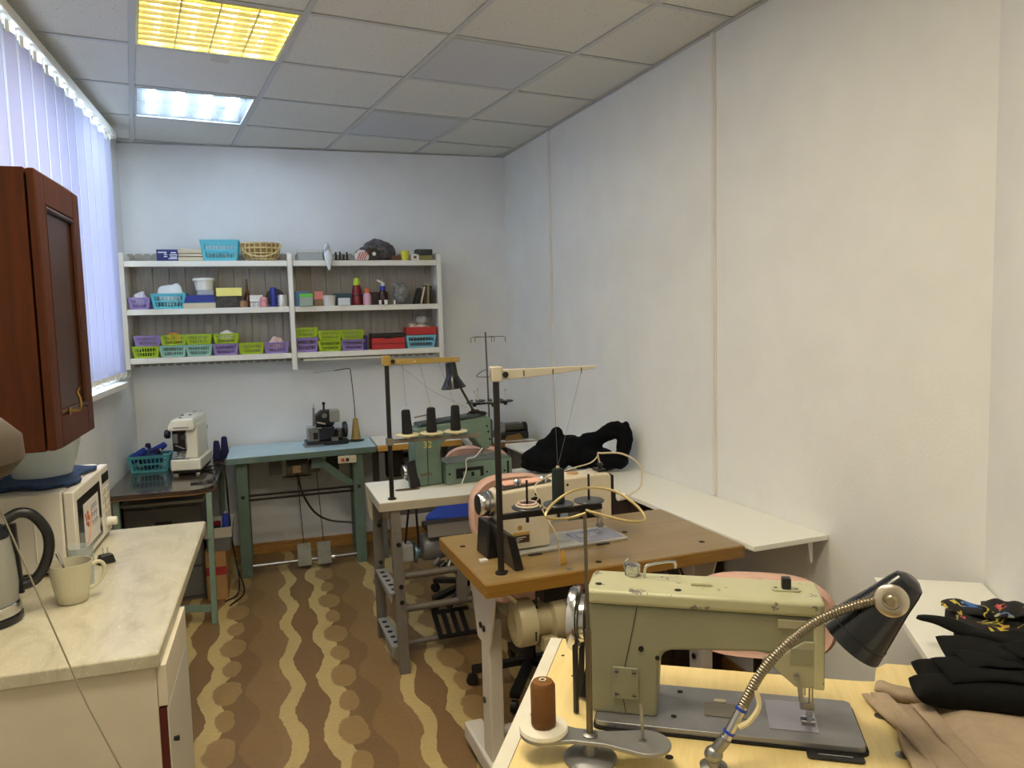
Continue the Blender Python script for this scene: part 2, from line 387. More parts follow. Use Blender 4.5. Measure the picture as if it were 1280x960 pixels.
# wall angle at the ceiling edge
for k in range(5):
    p, q = Vector(INSET[k]), Vector(INSET[(k + 1) % 5]); d = (q - p).normalized(); n = Vector((-d.y, d.x)) * .022
    MB().prism([tuple(p), tuple(q), tuple(q + n), tuple(p + n)], CZ - .0045, CZ - .0032, 'XY').build('edge_angle', M['grid'], ceil, smooth=0)

M['tubew'] = emit('warm_tube', (255, 243, 224), WARM_TUBE); M['tubec'] = emit('cool_tube', (232, 244, 255), COOL_TUBE)
M['opal'] = emit('opal_panel', (255, 241, 212), OPAL)
M['gold'] = mat('gold_louvre', (250, 240, 178), 0.25, 1.0)
M['goldh'] = mat('gold_reflector', (240, 228, 150), 0.3, 0.5)
M['coolh'] = mat('light_housing_grey', (52, 60, 66), 0.6)
M['hous'] = mat('light_housing_white', (240, 240, 236), 0.5)
def diffuser():
    m = bpy.data.materials.new('ribbed_diffuser'); m.use_nodes = True; N = NB(m); N.n.remove(N.n['Principled BSDF'])
    t = N.node('ShaderNodeBsdfTransparent'); t.inputs[0].default_value = (.9, .95, 1, 1); d = N.node('ShaderNodeBsdfTranslucent'); d.inputs[0].default_value = (.88, .95, 1, 1)
    x = N.node('ShaderNodeMixShader'); x.inputs[0].default_value = .06; N.l.new(t.outputs[0], x.inputs[1]); N.l.new(d.outputs[0], x.inputs[2]); N.l.new(x.outputs[0], N.n['Material Output'].inputs[0]); return m
M['diff'] = diffuser(); M['panel_off'] = mat('grey_lamp_panel', (196, 197, 200), 0.55, bump=.2, bscale=200)
LABEL = {(0, -1): 'lit square ceiling light with a gold mirrored louvre', (0, 1): 'lit square ceiling light with a bluish white diffuser', (2, -1): 'unlit grey square ceiling panel, the larger one nearer the camera',
         (2, 1): 'unlit grey square ceiling panel, the smaller one nearest the back wall', (2, -3): 'unlit grey ceiling panel cut off by the top edge of the photo',
         (0, -3): 'lit warm opal ceiling panel above the counter, above the photo', (0, -5): 'lit warm opal ceiling panel over the camera position', (1, -7): 'lit warm opal ceiling panel behind the camera'}
for (i, j), ty in LIGHTS.items():
    c = gp(i + .5, j + .5)
    if len(clip([gp(i, j), gp(i + 1, j), gp(i + 1, j + 1), gp(i, j + 1)], INSET)) != 4 or area(clip([gp(i, j), gp(i + 1, j), gp(i + 1, j + 1), gp(i, j + 1)], INSET)) < .36: continue
    t = thing('ceiling_light', LABEL[(i, j)], 'ceiling light', (c[0], c[1], CZ), GA, 'recessed ceiling lights')
    h = GS / 2 - .0135
    b = MB(); b.box(-h, h, -h, h, .082, .086)
    for a in (-1, 1): b.box(a * h - .002, a * h + .002, -h, h, .0, .082); b.box(-h, h, a * h - .002, a * h + .002, .0, .082)
    b.build('housing', M['goldh'] if ty == 'gold' else (M['coolh'] if ty == 'cool' else M['hous']), t, smooth=0)
    b = MB()
    for a in (-1, 1): b.box(a * (h - .006) - .006, a * (h - .006) + .006, -h, h, -.004, .003); b.box(-h + .012, h - .012, a * (h - .006) - .006, a * (h - .006) + .006, -.004, .003)
    b.build('frame', M['gold'] if ty == 'gold' else M['grid'], t, smooth=0)
    if ty == 'off': MB().box(-h + .012, h - .012, -h + .012, h - .012, -.001, .003).build('diffuser', M['panel_off'], t, smooth=0); continue
    if ty == 'opal': MB().box(-h + .012, h - .012, -h + .012, h - .012, -.001, .003).build('diffuser', M['opal'], t, smooth=0); continue
    for k in range(4):
        x = (k - 1.5) * .138
        zt, e_ = (.045, .03) if ty == 'gold' else (.040, .06); MB().cyl((x, -h + e_, zt), (x, h - e_, zt), .011 if ty == 'gold' else .021, n=12).build('tube', M['tubew'] if ty == 'gold' else M['tubec'], t)
    if ty == 'cool': MB().box(-h + .012, h - .012, -h + .012, h - .012, .0, .003).build('diffuser', M['diff'], t, smooth=0); continue
    for k in range(3):
        x = (k - 1) * .138; MB().prism([(x - .008, .022), (x - .003, .0), (x + .003, .0), (x + .008, .022)], -h + .012, h - .012, 'XZ').build('louvre_divider', M['gold'], t)
    for k in range(9):
        y = (k - 4) * .059; MB().prism([(y - .005, .014), (y - .0015, .0), (y + .0015, .0), (y + .005, .014)], -h + .012, h - .012, 'YZ').build('louvre_blade', M['gold'], t)

# ---------------------------------------------------------------- vertical blind
def slat_mat(nm, cd, ct):
    m = bpy.data.materials.new(nm); m.use_nodes = True; N = NB(m); N.n.remove(N.n['Principled BSDF'])
    d = N.node('ShaderNodeBsdfDiffuse'); d.inputs[0].default_value = lin(cd); t = N.node('ShaderNodeBsdfTranslucent'); t.inputs[0].default_value = lin(ct)
    x = N.node('ShaderNodeMixShader'); x.inputs[0].default_value = .42; N.l.new(d.outputs[0], x.inputs[1]); N.l.new(t.outputs[0], x.inputs[2]); N.l.new(x.outputs[0], N.n['Material Output'].inputs[0]); return m
M['slat'] = slat_mat('white_blind_fabric', (214, 216, 224), (206, 211, 222)); M['slat2'] = slat_mat('lavender_blind_fabric', (198, 197, 214), (188, 190, 210))
bl = thing('vertical_blind', 'lavender vertical slat blind covering the window', 'blind', (-0.87, 3.75, 0))
MB().box(-.03, .022, -1.52, 1.36, 2.735, 2.775).build('head_rail', M['white'], bl, bevel=.004)
sb = MB(); sb.box(-.0007, .0007, -.0445, .0445, 1.345, 2.70); sme = sb.mesh('slat', M['slat'], 0); sme2 = sb.mesh('slat', M['slat2'], 0)
wb = MB(); wb.box(-.004, .004, -.040, .040, 1.325, 1.35); wme = wb.mesh('bottom_weight', M['white'], 0)
hb = MB(); hb.box(-.002, .002, -.012, .012, 2.695, 2.738); hme = hb.mesh('hanger', M['white'], 0)
k = 0; y = -1.42
while y < 1.28:
    o = link('slat', sme2 if k % 2 else sme, bl); place(o, (-.006 * (k % 2), y, 0), math.radians(-16.0 if k % 2 else 10)); w_ = link('bottom_weight', wme, o); link('hanger', hme, o); y += .084; k += 1
pts = []
for q in range(17 * 6 + 1):
    f = q / 6.0; yy = -1.50 + f * .168; pts.append((.012, min(yy, 1.30), 1.335 - .018 * abs(math.sin(PI * f))))
MB().tube(pts, .0022, 5).build('bead_chain', M['white'], bl)
# ================================================================ shelf unit on the back wall
M['shelfw'] = mat('shelf_white_laminate', (228, 225, 214), .4); M['slat_shade'] = mat('shade_tinted_plank', (160, 154, 146), .6, var=.12, vscale=3, stretch=(14, 14, 1))  # back planks are white; the grey paints in the shade inside the shelf
sh = thing('wall_shelf', 'long white wall shelf with three boards and white plank back tinted with shade', 'shelf', (0, 5.53, 0))
SY0, SY1 = -.232, -.012
for x0, x1 in ((-.905, .095), (.128, 1.105)):
    for z in (2.03, 1.725, 1.415):
        o = MB().box(x0, x1, SY0 + .008, SY1, z - .022, z).build('shelf_board', M['shelfw'], sh, bevel=.002)
        MB().box(x0, x1, SY0, SY0 + .008, z - .036, z + .001).build('front_edge', M['shelfw'], o, bevel=.003)
for x, zb in ((-.905, 1.345), (.112, 1.30), (1.121, 1.33)):
    b = MB(); b.prism([(SY0 - .01, zb), (SY0 + .02, zb), (SY1, zb + .03), (SY1, 2.075), (SY0 + .02, 2.085), (SY0 - .01, 2.075)], x - .0155, x + .0155, 'YZ'); b.build('upright', M['shelfw'], sh, bevel=.003)
pb = MB(); pb.prism(rr(-.0245, .0245, 1.352, 2.095, .018, 4), -.011, -.003, 'XZ'); pme = pb.mesh('back_plank', M['slat_shade'], 30)
for k in range(40):
    x = -.885 + k * .0505
    if abs(x - .112) < .02: continue
    place(link('back_plank', pme, sh), (x, -.004 * (k % 2), 0), math.radians(7 if k % 2 else -7))
MB().cyl((.17, SY0 + .03, 1.362), (.74, SY0 + .03, 1.362), .009, n=10).build('hanging_rail', M['shelfw'], sh)

BASK = {}
def basket_mesh(w, d, h, m):
    key = (round(w, 3), round(d, 3), round(h, 3), m.name)
    if key in BASK: return BASK[key]
    b = MB(); bw, bd = w * .84, d * .84; t = .003
    b.box(-bw / 2, bw / 2, -bd / 2, bd / 2, 0, .004)
    def ring(z0, z1, g=0.0):
        f0 = z0 / h; f1 = z1 / h; w0, w1 = bw + (w - bw) * f0 + g, bw + (w - bw) * f1 + g; d0, d1 = bd + (d - bd) * f0 + g, bd + (d - bd) * f1 + g
        for s in (-1, 1):
            b.add([(-w0 / 2, s * d0 / 2, z0), (w0 / 2, s * d0 / 2, z0), (w1 / 2, s * d1 / 2, z1), (-w1 / 2, s * d1 / 2, z1), (-w0 / 2, s * (d0 / 2 - t), z0), (w0 / 2, s * (d0 / 2 - t), z0), (w1 / 2, s * (d1 / 2 - t), z1), (-w1 / 2, s * (d1 / 2 - t), z1)],
                  [(0, 1, 2, 3), (7, 6, 5, 4), (0, 4, 5, 1), (3, 2, 6, 7), (0, 3, 7, 4), (1, 5, 6, 2)])
            b.add([(s * w0 / 2, -d0 / 2, z0), (s * w0 / 2, d0 / 2, z0), (s * w1 / 2, d1 / 2, z1), (s * w1 / 2, -d1 / 2, z1), (s * (w0 / 2 - t), -d0 / 2, z0), (s * (w0 / 2 - t), d0 / 2, z0), (s * (w1 / 2 - t), d1 / 2, z1), (s * (w1 / 2 - t), -d1 / 2, z1)],
                  [(0, 1, 2, 3), (7, 6, 5, 4), (0, 4, 5, 1), (3, 2, 6, 7), (0, 3, 7, 4), (1, 5, 6, 2)])
    ring(0, h * .14); ring(h * .82, h * .97); ring(h * .44, h * .54); ring(h * .93, h, .008)
    n = 9
    for k in range(n + 1):
        u = (k / n - .5); ww = .0048 if 0 < k < n else .014
        for s in (-1, 1): b.bar((u * bw * .94, s * (bd / 2 - t / 2), .002), (u * w * .94, s * (d / 2 - t / 2), h), ww, t, (0, 1, 0))
    for k in range(6):
        u = (k / 5 - .5)
        for s in (-1, 1): b.bar((s * (bw / 2 - t / 2), u * bd * .92, .002), (s * (w / 2 - t / 2), u * d * .92, h), t, .006 if 0 < k < 5 else .014, (0, 0, 1))
    BASK[key] = b.mesh('basket', m, 0); return BASK[key]
M['bgreen'] = mat('lime_plastic', (168, 196, 44), .4); M['bpurp'] = mat('lilac_plastic', (150, 128, 188), .4); M['bmint'] = mat('mint_plastic', (150, 196, 180), .4)
M['bturq'] = mat('turquoise_plastic', (92, 190, 206), .4); M['bblue'] = mat('pale_blue_plastic', (128, 190, 212), .4); M['bteal'] = mat('teal_plastic', (82, 160, 172), .4)
YB = 5.378
def basket(m, x, z, w, d, h, label, grp, y=YB, rz=0.0):
    o = link('storage_basket', basket_mesh(w, d, h, m)); tag(o, label, 'basket', grp); return place(o, (x, y, z), rz)
def bundle(name, label, x, z, r, m, y=YB, cat='bundle', n=5, seed=0, grp=None):
    rnd = random.Random(seed); P = [((0, 0, r[2] * .55), (r[0] * .85, r[1] * .85, r[2] * .5), (0, 0, 0))]
    for k in range(n): P.append(((rnd.uniform(-.5, .5) * r[0], rnd.uniform(-.4, .4) * r[1], r[2] * rnd.uniform(.5, .8)), (r[0] * .45, r[1] * .5, r[2] * .42), (rnd.uniform(-.5, .5), rnd.uniform(-.5, .5), rnd.uniform(-1, 1))))
    return tag(lump(name, P, m, None, .009, .012, .03, 2, (x, y, z)), label, cat, grp)
def carton(name, label, x, z, w, d, h, m, cat='box', y=YB, rz=0.0, lid=None, grp=None, bev=.002):
    o = thing(name, label, cat, (x, y, z), rz, grp)
    if lid: MB().box(-w / 2, w / 2, -d / 2, d / 2, 0, h * .72).build('body', m, o, bevel=bev); MB().box(-w / 2 - .002, w / 2 + .002, -d / 2 - .002, d / 2 + .002, h * .72, h).build('lid', lid, o, bevel=bev)
    else: MB().box(-w / 2, w / 2, -d / 2, d / 2, 0, h).build('body', m, o, bevel=bev)
    return o
def vessel(name, label, x, z, prof, m, cat, y=YB, extra=()):
    o = thing(name, label, cat, (x, y, z)); MB().lathe(prof, 20).build('body', m, o)
    for nm, pr, mm in extra: MB().lathe(pr, 20).build(nm, mm, o)
    return o
E1 = .0015
# --- bottom board: small baskets
ZB = 1.415 + E1; GB = 'small slotted baskets on the bottom shelf'; S = (.155, .125, .074)
low = [('bgreen', -.801, 'green basket at the far left end of the bottom shelf, below a purple one'), ('bmint', -.642, 'mint basket under a green one, nearest the green basket at the left end'), ('bmint', -.484, 'mint basket on the bottom shelf beside the purple basket, under a green basket'),
       ('bpurp', -.320, 'purple basket on the bottom shelf under a green basket holding white paper'), ('bgreen', -.160, 'single green basket with nothing stacked on it, bottom shelf'), ('bpurp', 0.0, 'single purple basket left of the middle upright, nothing stacked on it'),
       ('bgreen', .350, 'lower green basket of the pair of green baskets stacked together'), ('bpurp', .505, 'purple basket next to the dark blue box on the bottom shelf')]
for c, x, l in low: basket(M[c], x, ZB, *S, l, GB)
basket(M['bpurp'], .191, ZB, .157, .125, .098, 'tall purple basket just right of the middle upright', GB)
ZU = ZB + .0755
for c, x, l in [('bpurp', -.787, 'upper purple basket at the left end of the bottom shelf'), ('bgreen', -.633, 'green basket with orange contents stacked on a mint basket'), ('bgreen', -.482, 'empty green basket stacked on the mint basket beside the purple one'),
                ('bgreen', -.314, 'green basket with white paper stacked on a purple basket'), ('bgreen', .352, 'upper green basket of the pair of green baskets stacked together'), ('bgreen', .504, 'green basket stacked on the purple basket by the dark blue box')]:
    basket(M[c], x, ZU, .155, .125, .066, l, GB)
basket(M['bgreen'], .196, ZB + .0995, .150, .125, .066, 'green basket stacked on the tall purple basket', GB)
bundle('yellow_trim_bundle', 'orange and yellow trimmings in a green basket', -.633, ZU + .005, (.06, .045, .07), mat('orange_trim', (224, 150, 60), .7, var=.5, vscale=60), seed=1)
bundle('paper_bundle', 'white paper in a green basket on the bottom shelf', -.314, ZU + .005, (.06, .045, .075), mat('white_paper', (226, 222, 210), .7), seed=2)
bundle('lace_bundle', 'pink and cream lace heaped in the single purple basket', 0.0, ZB + .005, (.058, .045, .095), mat('pink_lace', (222, 190, 180), .8, var=.35, vscale=70), seed=3)
bundle('dark_scrap_bundle', 'dark green scraps inside the green basket at the left end', -.801, ZB + .005, (.058, .045, .06), mat('dark_scrap', (60, 72, 40), .8, var=.5, vscale=50), seed=4)
carton('notebook_box', 'dark blue box behind the last purple basket', .590, ZB, .028, .12, .10, mat('dark_blue_card', (38, 38, 92), .5))
o = carton('sewing_case', 'red plastic case with a black lid on the bottom shelf', .748, ZB, .232, .15, .112, mat('red_plastic', (190, 44, 46), .35), 'case', lid=M['black'], bev=.006)
MB().box(-.03, .03, -.082, -.075, .075, .088).build('latch', M['black'], o, bevel=.002); MB().box(-.117, .117, -.0775, -.0745, .036, .042).build('seam', mat('dark_red', (130, 28, 30), .4), o)
basket(M['bblue'], .980, ZB, .212, .14, .09, 'pale blue basket at the right end of the bottom shelf', GB)
o = thing('red_box', 'open red box of trimmings stacked on the pale blue basket', 'box', (.984, YB, ZB + .0915))
b = MB(); b.box(-.11, .11, -.07, .07, 0, .004); [b.box(s * .108 - .002, s * .108 + .002, -.07, .07, 0, .056) for s in (-1, 1)]; [b.box(-.11, .11, s * .068 - .002, s * .068 + .002, 0, .056) for s in (-1, 1)]; b.build('body', MATS['red_plastic'], o)
bundle('ribbon_bundle', 'multicoloured ribbons heaped in the open red box', .984, ZB + .098, (.098, .055, .066), mat('mixed_ribbon', (200, 180, 160), .8, var=.7, vscale=70), seed=5)
bundle('clear_bag', 'crumpled clear bag on top of the red box', 1.003, ZB + .158, (.05, .04, .06), glassy('clear_film', (225, 228, 232), .55, .2), seed=6, cat='bag')
# --- middle board
ZM = 1.725 + E1; GM = 'baskets on the middle and top shelves'
basket(M['bpurp'], -.820, ZM, .122, .13, .075, 'purple basket holding a white bag at the left of the middle shelf', GM)
bundle('white_bag', 'white plastic bag in the purple basket on the middle shelf', -.820, ZM + .005, (.046, .05, .10), mat('white_film', (214, 210, 222), .4), seed=7, cat='bag')
basket(M['bturq'], -.646, ZM, .204, .15, .098, 'turquoise basket with white cloth on the middle shelf', GM)
bundle('white_cloth', 'white crumpled cloth sticking out of the turquoise basket', -.645, ZM + .005, (.085, .055, .145), mat('white_cloth', (228, 232, 232), .85), seed=8, cat='cloth')
o = carton('book', 'thick cream and blue book lying flat on the middle shelf', -.463, ZM, .194, .15, .034, mat('cream_pages', (206, 196, 168), .7), 'book', bev=.001)
MB().box(-.098, .098, -.077, .077, .0345, .040).build('cover', mat('blue_cover', (64, 120, 160), .45), o, bevel=.001)
carton('blue_box', 'deep blue box lying on the thick book', -.462, ZM + .0408, .182, .14, .044, mat('royal_blue_card', (34, 48, 140), .35))
carton('clear_case', 'small clear plastic case on the deep blue box', -.425, ZM + .086, .10, .10, .03, glassy('clear_plastic', (222, 226, 230), .5, .12))
vessel('plastic_tub', 'white plastic tub with lid on top of the clear case', -.435, ZM + .1175, [(.052, 0), (.060, .06)], M['white'], 'tub', extra=[('lid', [(.067, .060), (.069, .064), (.069, .072), (.064, .078), (0, .079)], M['white'])])
carton('dark_container', 'smoky clear container of buttons under the yellow box', -.300, ZM, .146, .13, .074, mat('smoky_plastic', (70, 68, 66), .2, var=.6, vscale=60))
carton('yellow_box', 'pale yellow box stacked on the smoky container', -.280, ZM + .076, .160, .12, .054, mat('yellow_card', (236, 226, 128), .6))
vessel('brown_bottle', 'slim brown bottle with a long neck on the middle shelf', -.170, ZM, [(.022, 0), (.022, .07), (.018, .085), (.008, .11), (.005, .19), (0, .19)], mat('brown_glass', (84, 44, 24), .15), 'bottle', y=YB + .03)
vessel('brown_jar', 'small tan jar in front of the brown bottle', -.195, ZM, [(.027, 0), (.028, .03), (.024, .045), (0, .046)], mat('tan_jar', (150, 116, 84), .5), 'jar', y=YB - .03)
carton('white_box', 'white box with a printed label stacked on a smaller one', -.113, ZM + .037, .084, .08, .044, M['white'], y=YB + .01)
carton('small_white_box', 'small printed white box under the white label box', -.118, ZM, .072, .07, .036, mat('printed_white', (206, 200, 196), .6, var=.5, vscale=90), y=YB + .01)
vessel('pink_jar', 'small pink jar in front of the white boxes', -.066, ZM, [(.024, 0), (.027, .02), (.027, .052), (.02, .06), (.02, .068), (0, .068)], mat('pink_floral', (214, 150, 156), .5, var=.4, vscale=60), 'jar', y=YB - .055)
o = thing('tape_reel', 'black round reel standing on edge behind the blue tube', 'reel', (.008, YB + .03, ZM)); MB().lathe([(.02, -.02), (.062, -.02), (.062, .02), (.02, .02), (.02, -.02)], 28, (0, 0, .0625), 'Y').build('body', M['black'], o)
vessel('blue_tube', 'tall royal blue tube on the middle shelf', -.004, ZM, [(.024, 0), (.024, .012), (.018, .016), (.022, .11), (.016, .128), (0, .13)], MATS['royal_blue_card'], 'tube', y=YB - .055)
vessel('silver_can', 'silver can beside the middle upright on the middle shelf', .052, ZM, [(.029, 0), (.030, .004), (.030, .072), (.026, .078), (0, .078)], mat('silver_can', (206, 204, 200), .3, .6), 'can', y=YB - .05)
o = carton('clear_bin', 'clear bin of blue bits with a green lidded box in front', .172, ZM, .10, .12, .10, glassy('blue_clear', (120, 150, 200), .35, .1))
carton('green_lid_box', 'clear box with a bright green lid on the middle shelf', .205, ZM, .085, .05, .082, glassy('green_clear', (206, 220, 206), .45, .1), y=YB - .09, lid=mat('green_lid', (96, 190, 70), .4))
carton('pin_box', 'little pink box on a tan spool box, middle shelf', .292, ZM + .046, .058, .05, .052, mat('salmon_card', (228, 140, 132), .6)); carton('tan_spool_box', 'tan spool box under the little pink box', .290, ZM, .062, .06, .0445, mat('tan_card', (150, 124, 92), .7))
vessel('white_cup', 'white plastic cup on the middle shelf beside the teal box', .360, ZM, [(.036, 0), (.044, .066), (.046, .07), (.042, .07), (.035, .006), (0, .006)], M['white'], 'cup', y=YB - .04)
carton('teal_box', 'dark teal box behind a small white box', .452, ZM, .126, .08, .084, mat('dark_teal', (36, 70, 84), .4), y=YB + .03)
carton('white_carton', 'small plain white carton in front of the teal box', .456, ZM, .078, .05, .05, mat('white_card', (214, 216, 220), .6), y=YB - .07)
vessel('red_bottle', 'dark red bottle with a bright yellow green cap', .553, ZM, [(.037, 0), (.038, .07), (.036, .075), (.034, .10), (.026, .135), (.022, .14)], mat('dark_red_bottle', (120, 22, 30), .3), 'bottle', extra=[('cap', [(.0225, .138), (.024, .145), (.021, .178), (.012, .189), (0, .19)], mat('lime_cap', (196, 224, 60), .4)), ('band', [(.0385, .062), (.0392, .066), (.0385, .07)], mat('navy_band', (38, 30, 64), .4))])
vessel('orange_cap_bottle', 'small pinkish bottle with an orange cap', .617, ZM, [(.027, 0), (.027, .06), (.02, .078), (.014, .085)], mat('pink_bottle', (206, 160, 178), .3), 'bottle', y=YB - .05, extra=[('cap', [(.015, .084), (.018, .09), (.018, .108), (.01, .114), (0, .114)], mat('orange_cap', (216, 112, 40), .4))])
carton('dark_box', 'dark reddish box behind the spray bottle', .705, ZM, .13, .06, .09, mat('maroon_card', (58, 34, 38), .5), y=YB + .04)
o = vessel('spray_bottle', 'dark bottle with a blue collar and white spray nozzle', .729, ZM, [(.030, 0), (.032, .06), (.024, .09), (.018, .10)], mat('dark_brown_bottle', (50, 26, 30), .25), 'bottle', y=YB - .03, extra=[('collar', [(.02, .10), (.021, .104), (.021, .128), (.016, .13)], MATS['royal_blue_card'])])
b = MB(); b.bar((0.012, 0, .145), (-.04, 0, .172), .014, .012); b.cyl((0, 0, .128), (0, 0, .15), .012); b.build('nozzle', M['white'], o, bevel=.002)
for k, (x, r) in enumerate(((.700, .011), (.741, .015), (.800, .009))): vessel('white_spool', ('smallest', 'largest', 'flattest')[k] + ' tiny white spool, ' + ('left', 'middle', 'right')[k] + ' of three at the middle shelf edge', x, ZM, [(r, 0), (r, .004), (r * .8, .006), (r * .8, .02 + r * .4), (r, .022 + r * .4), (r, .026 + r * .4), (0, .026 + r * .4)], M['white'], 'spool', y=YB - .085)['group'] = 'tiny white spools on the middle shelf'
bundle('grey_bag', 'crumpled grey plastic bag on the middle shelf', .857, ZM, (.066, .05, .14), mat('grey_film', (120, 122, 118), .25, var=.4, vscale=40), seed=9, cat='bag')
for k, (x, t, h, a, c, l) in enumerate([(.955, .016, .115, .32, (28, 28, 34), 'black notebook leaning left of the files'), (.990, .012, .12, .24, (196, 188, 160), 'cream notebook leaning beside the black notebook'), (1.016, .014, .132, .12, (72, 50, 40), 'brown folder standing near the right upright'), (1.040, .016, .135, .04, (150, 132, 92), 'tan folder standing near the right upright'), (1.063, .014, .128, 0, (36, 34, 34), 'black folder right against the right upright')]):
    o = carton('file_folder', l, x, ZM + .5 * t * math.sin(a) + .0005, t, .13, h, mat('file_%d' % k, c, .6), 'folder', grp='files at the right end of the middle shelf', bev=.001); o.rotation_euler = (0, -a if k < 0 else a, 0)
    MB().box(-t / 2 + .002, t / 2 - .002, -.063, .063, h, h + .002).build('pages', MATS['cream_pages'], o)
# --- top board
ZT = 2.03 + E1
o = carton('navy_box', 'navy blue box with white lettering on the top shelf', -.637, ZT, .130, .10, .074, mat('navy_card', (30, 40, 104), .45))
wl = mat('white_print', (214, 218, 230), .6)
for r_, (zz, ww, xx) in enumerate(((.052, .05, -.03), (.040, .016, -.012), (.026, .02, -.012), (.050, .03, .035), (.036, .045, .035), (.022, .04, .035), (.012, .05, .03))): MB().box(xx - ww / 2, xx + ww / 2, -.0508, -.0501, zz, zz + .007).build('printed_line', wl, o)
for k, (z0, h, w, c, l) in enumerate([(0, .026, .154, (190, 176, 140), 'bottom cream book in the flat stack on the top shelf'), (.0268, .022, .15, (96, 66, 42), 'brown middle book in the flat stack on the top shelf'), (.0496, .027, .156, (206, 194, 160), 'top cream book in the flat stack on the top shelf')]):
    o = carton('flat_book', l, -.496, ZT + z0, w, .11, h, mat('book_%d' % k, c, .65), 'book', grp='flat books on the top shelf', bev=.001)
    MB().box(-w / 2 - .001, w / 2 + .001, -.057, -.0552, h * .2, h * .8).build('spine_label', MATS['cream_pages'], o)
basket(M['bturq'], -.320, ZT, .232, .16, .135, 'large turquoise basket on the top shelf', GM)
# wicker basket with a handle
o = thing('wicker_basket', 'oval woven straw basket with a handle on the top shelf', 'basket', (-.068, YB, ZT))
M['straw'] = mat('straw', (206, 184, 128), .7, var=.25, vscale=40); M['straw2'] = mat('straw_dark', (140, 112, 66), .7, var=.3, vscale=40)
b = MB(); b.lathe([(.085, 0), (.108, .03), (.118, .075), (.116, .115), (.11, .115), (.112, .075), (.10, .03), (.08, .006), (0, .006)], 32, sy=.62); b.build('body', M['straw2'], o)
for z, r in ((.012, .096), (.05, .116), (.085, .121), (.116, .118)): MB().tube([(r * math.cos(a * PI / 16), .62 * r * math.sin(a * PI / 16), z) for a in range(32)], .006, 6, closed=True).build('woven_band', M['straw'], o)
for k in range(20):
    a = 2 * PI * k / 20; MB().tube([(.088 * math.cos(a), .55 * math.sin(a) * .1, .004), (.117 * math.cos(a), .118 * .62 * math.sin(a), .045), (.121 * math.cos(a), .122 * .62 * math.sin(a), .09), (.117 * math.cos(a), .117 * .62 * math.sin(a), .12)], .0045, 5).build('stake', M['straw'], o)
MB().tube([(-.128 * math.cos(a), -.085 * math.sin(a) - .01, .11 - .085 * math.sin(a)) for a in [k * PI / 16 for k in range(17)]], .006, 7).build('handle', M['straw'], o)
carton('clear_container', 'clear plastic container with lid left of the hanging bag', .248, ZT, .162, .12, .075, glassy('clear_plastic2', (206, 212, 210), .42, .15), lid=glassy('clear_lid', (220, 224, 222), .3, .15))
P = [((0, 0, .05), (.03, .03, .045), (0, 0, 0)), ((0, -.06, .045), (.026, .02, .07), (0, 0, 0)), ((.004, -.117, .01), (.028, .010, .06), (0, 0, .2)), ((.002, -.122, -.03), (.016, .008, .05), (0, 0, 0)), ((-.01, -.075, .09), (.014, .015, .03), (0, .4, 0))]
tag(lump('hanging_bag', P, mat('white_film2', (216, 220, 224), .25), None, .007, .012, .03, 2, (.361, YB, ZT)), 'white plastic bag hanging over the top shelf edge', 'bag')
o = thing('spool_rack', 'small dark rack of metal bobbins on the top shelf', 'rack', (.460, YB, ZT)); MB().box(-.05, .05, -.03, .03, 0, .008).build('tray', M['black'], o)
for k in range(8): MB().lathe([(.009, 0), (.011, .004), (.006, .006), (.006, .03 + .02 * (k % 3 == 1)), (.009, .034 + .02 * (k % 3 == 1)), (0, .036 + .02 * (k % 3 == 1))], 10, (-.038 + .025 * (k % 4), -.014 + .028 * (k // 4), .008)).build('bobbin', mat('dark_bobbin', (70, 60, 58), .4, .5), o)
# transparent bag with shoes / reels in it
P = [((.03, 0, .075), (.115, .06, .075), (0, .2, 0)), ((-.07, -.01, .05), (.07, .05, .05), (0, -.3, 0)), ((.08, 0, .06), (.06, .05, .06), (0, 0, 0))]
tag(lump('stuffed_bag', P, mat('dark_film', (84, 80, 84), .2, var=.6, vscale=26), None, .009, .02, .04, 2, (.690, YB + .01, ZT)), 'bulging dark plastic bag on the top shelf', 'bag')
o = thing('black_reel', 'black reel with a white hub leaning on the bulging bag', 'reel', (.672, YB - .078, ZT + .0425), 0); MB().lathe([(.0, -.008), (.042, -.008), (.042, .008), (0, .008)], 24, axis='Y').build('rim', M['black'], o); MB().lathe([(0, -.0105), (.012, -.0105), (.013, -.0082), (0, -.0082)], 16, axis='Y').build('hub', M['white'], o)
o = thing('striped_pouch', 'small red and white striped pouch beside the black reel', 'pouch', (.588, YB - .078, ZT)); MB().prism([(-.045, 0), (.045, 0), (.05, .03), (.02, .068), (-.02, .07), (-.048, .04)], -.015, .015, 'XZ').build('body', mat('pouch_white', (220, 210, 206), .6), o, bevel=.006)
for k in range(4): MB().bar((-.03 + k * .015, -.0162, .005), (-.01 + k * .018, -.0162, .05 + .003 * k), .006, .001, (0, 1, 0)).build('stripe', MATS['red_plastic'], o)
carton('brown_pouch', 'small flat brown box beside the yellow cup', .828, ZT, .066, .08, .036, mat('brown_card', (104, 66, 44), .6))
vessel('yellow_cup', 'bright yellow plastic cup on the top shelf', .894, ZT, [(.024, 0), (.030, .064), (.031, .068), (.027, .066), (.022, .006), (0, .006)], mat('yellow_plastic', (220, 214, 60), .4), 'cup', y=YB - .02)
o = carton('white_tin', 'small white box with a red mark, top shelf right', .962, ZT, .056, .05, .046, M['white'], y=YB - .02); MB().box(-.01, .01, -.0262, -.0252, .014, .032).build('mark', mat('mark_brown', (130, 60, 50), .6), o)
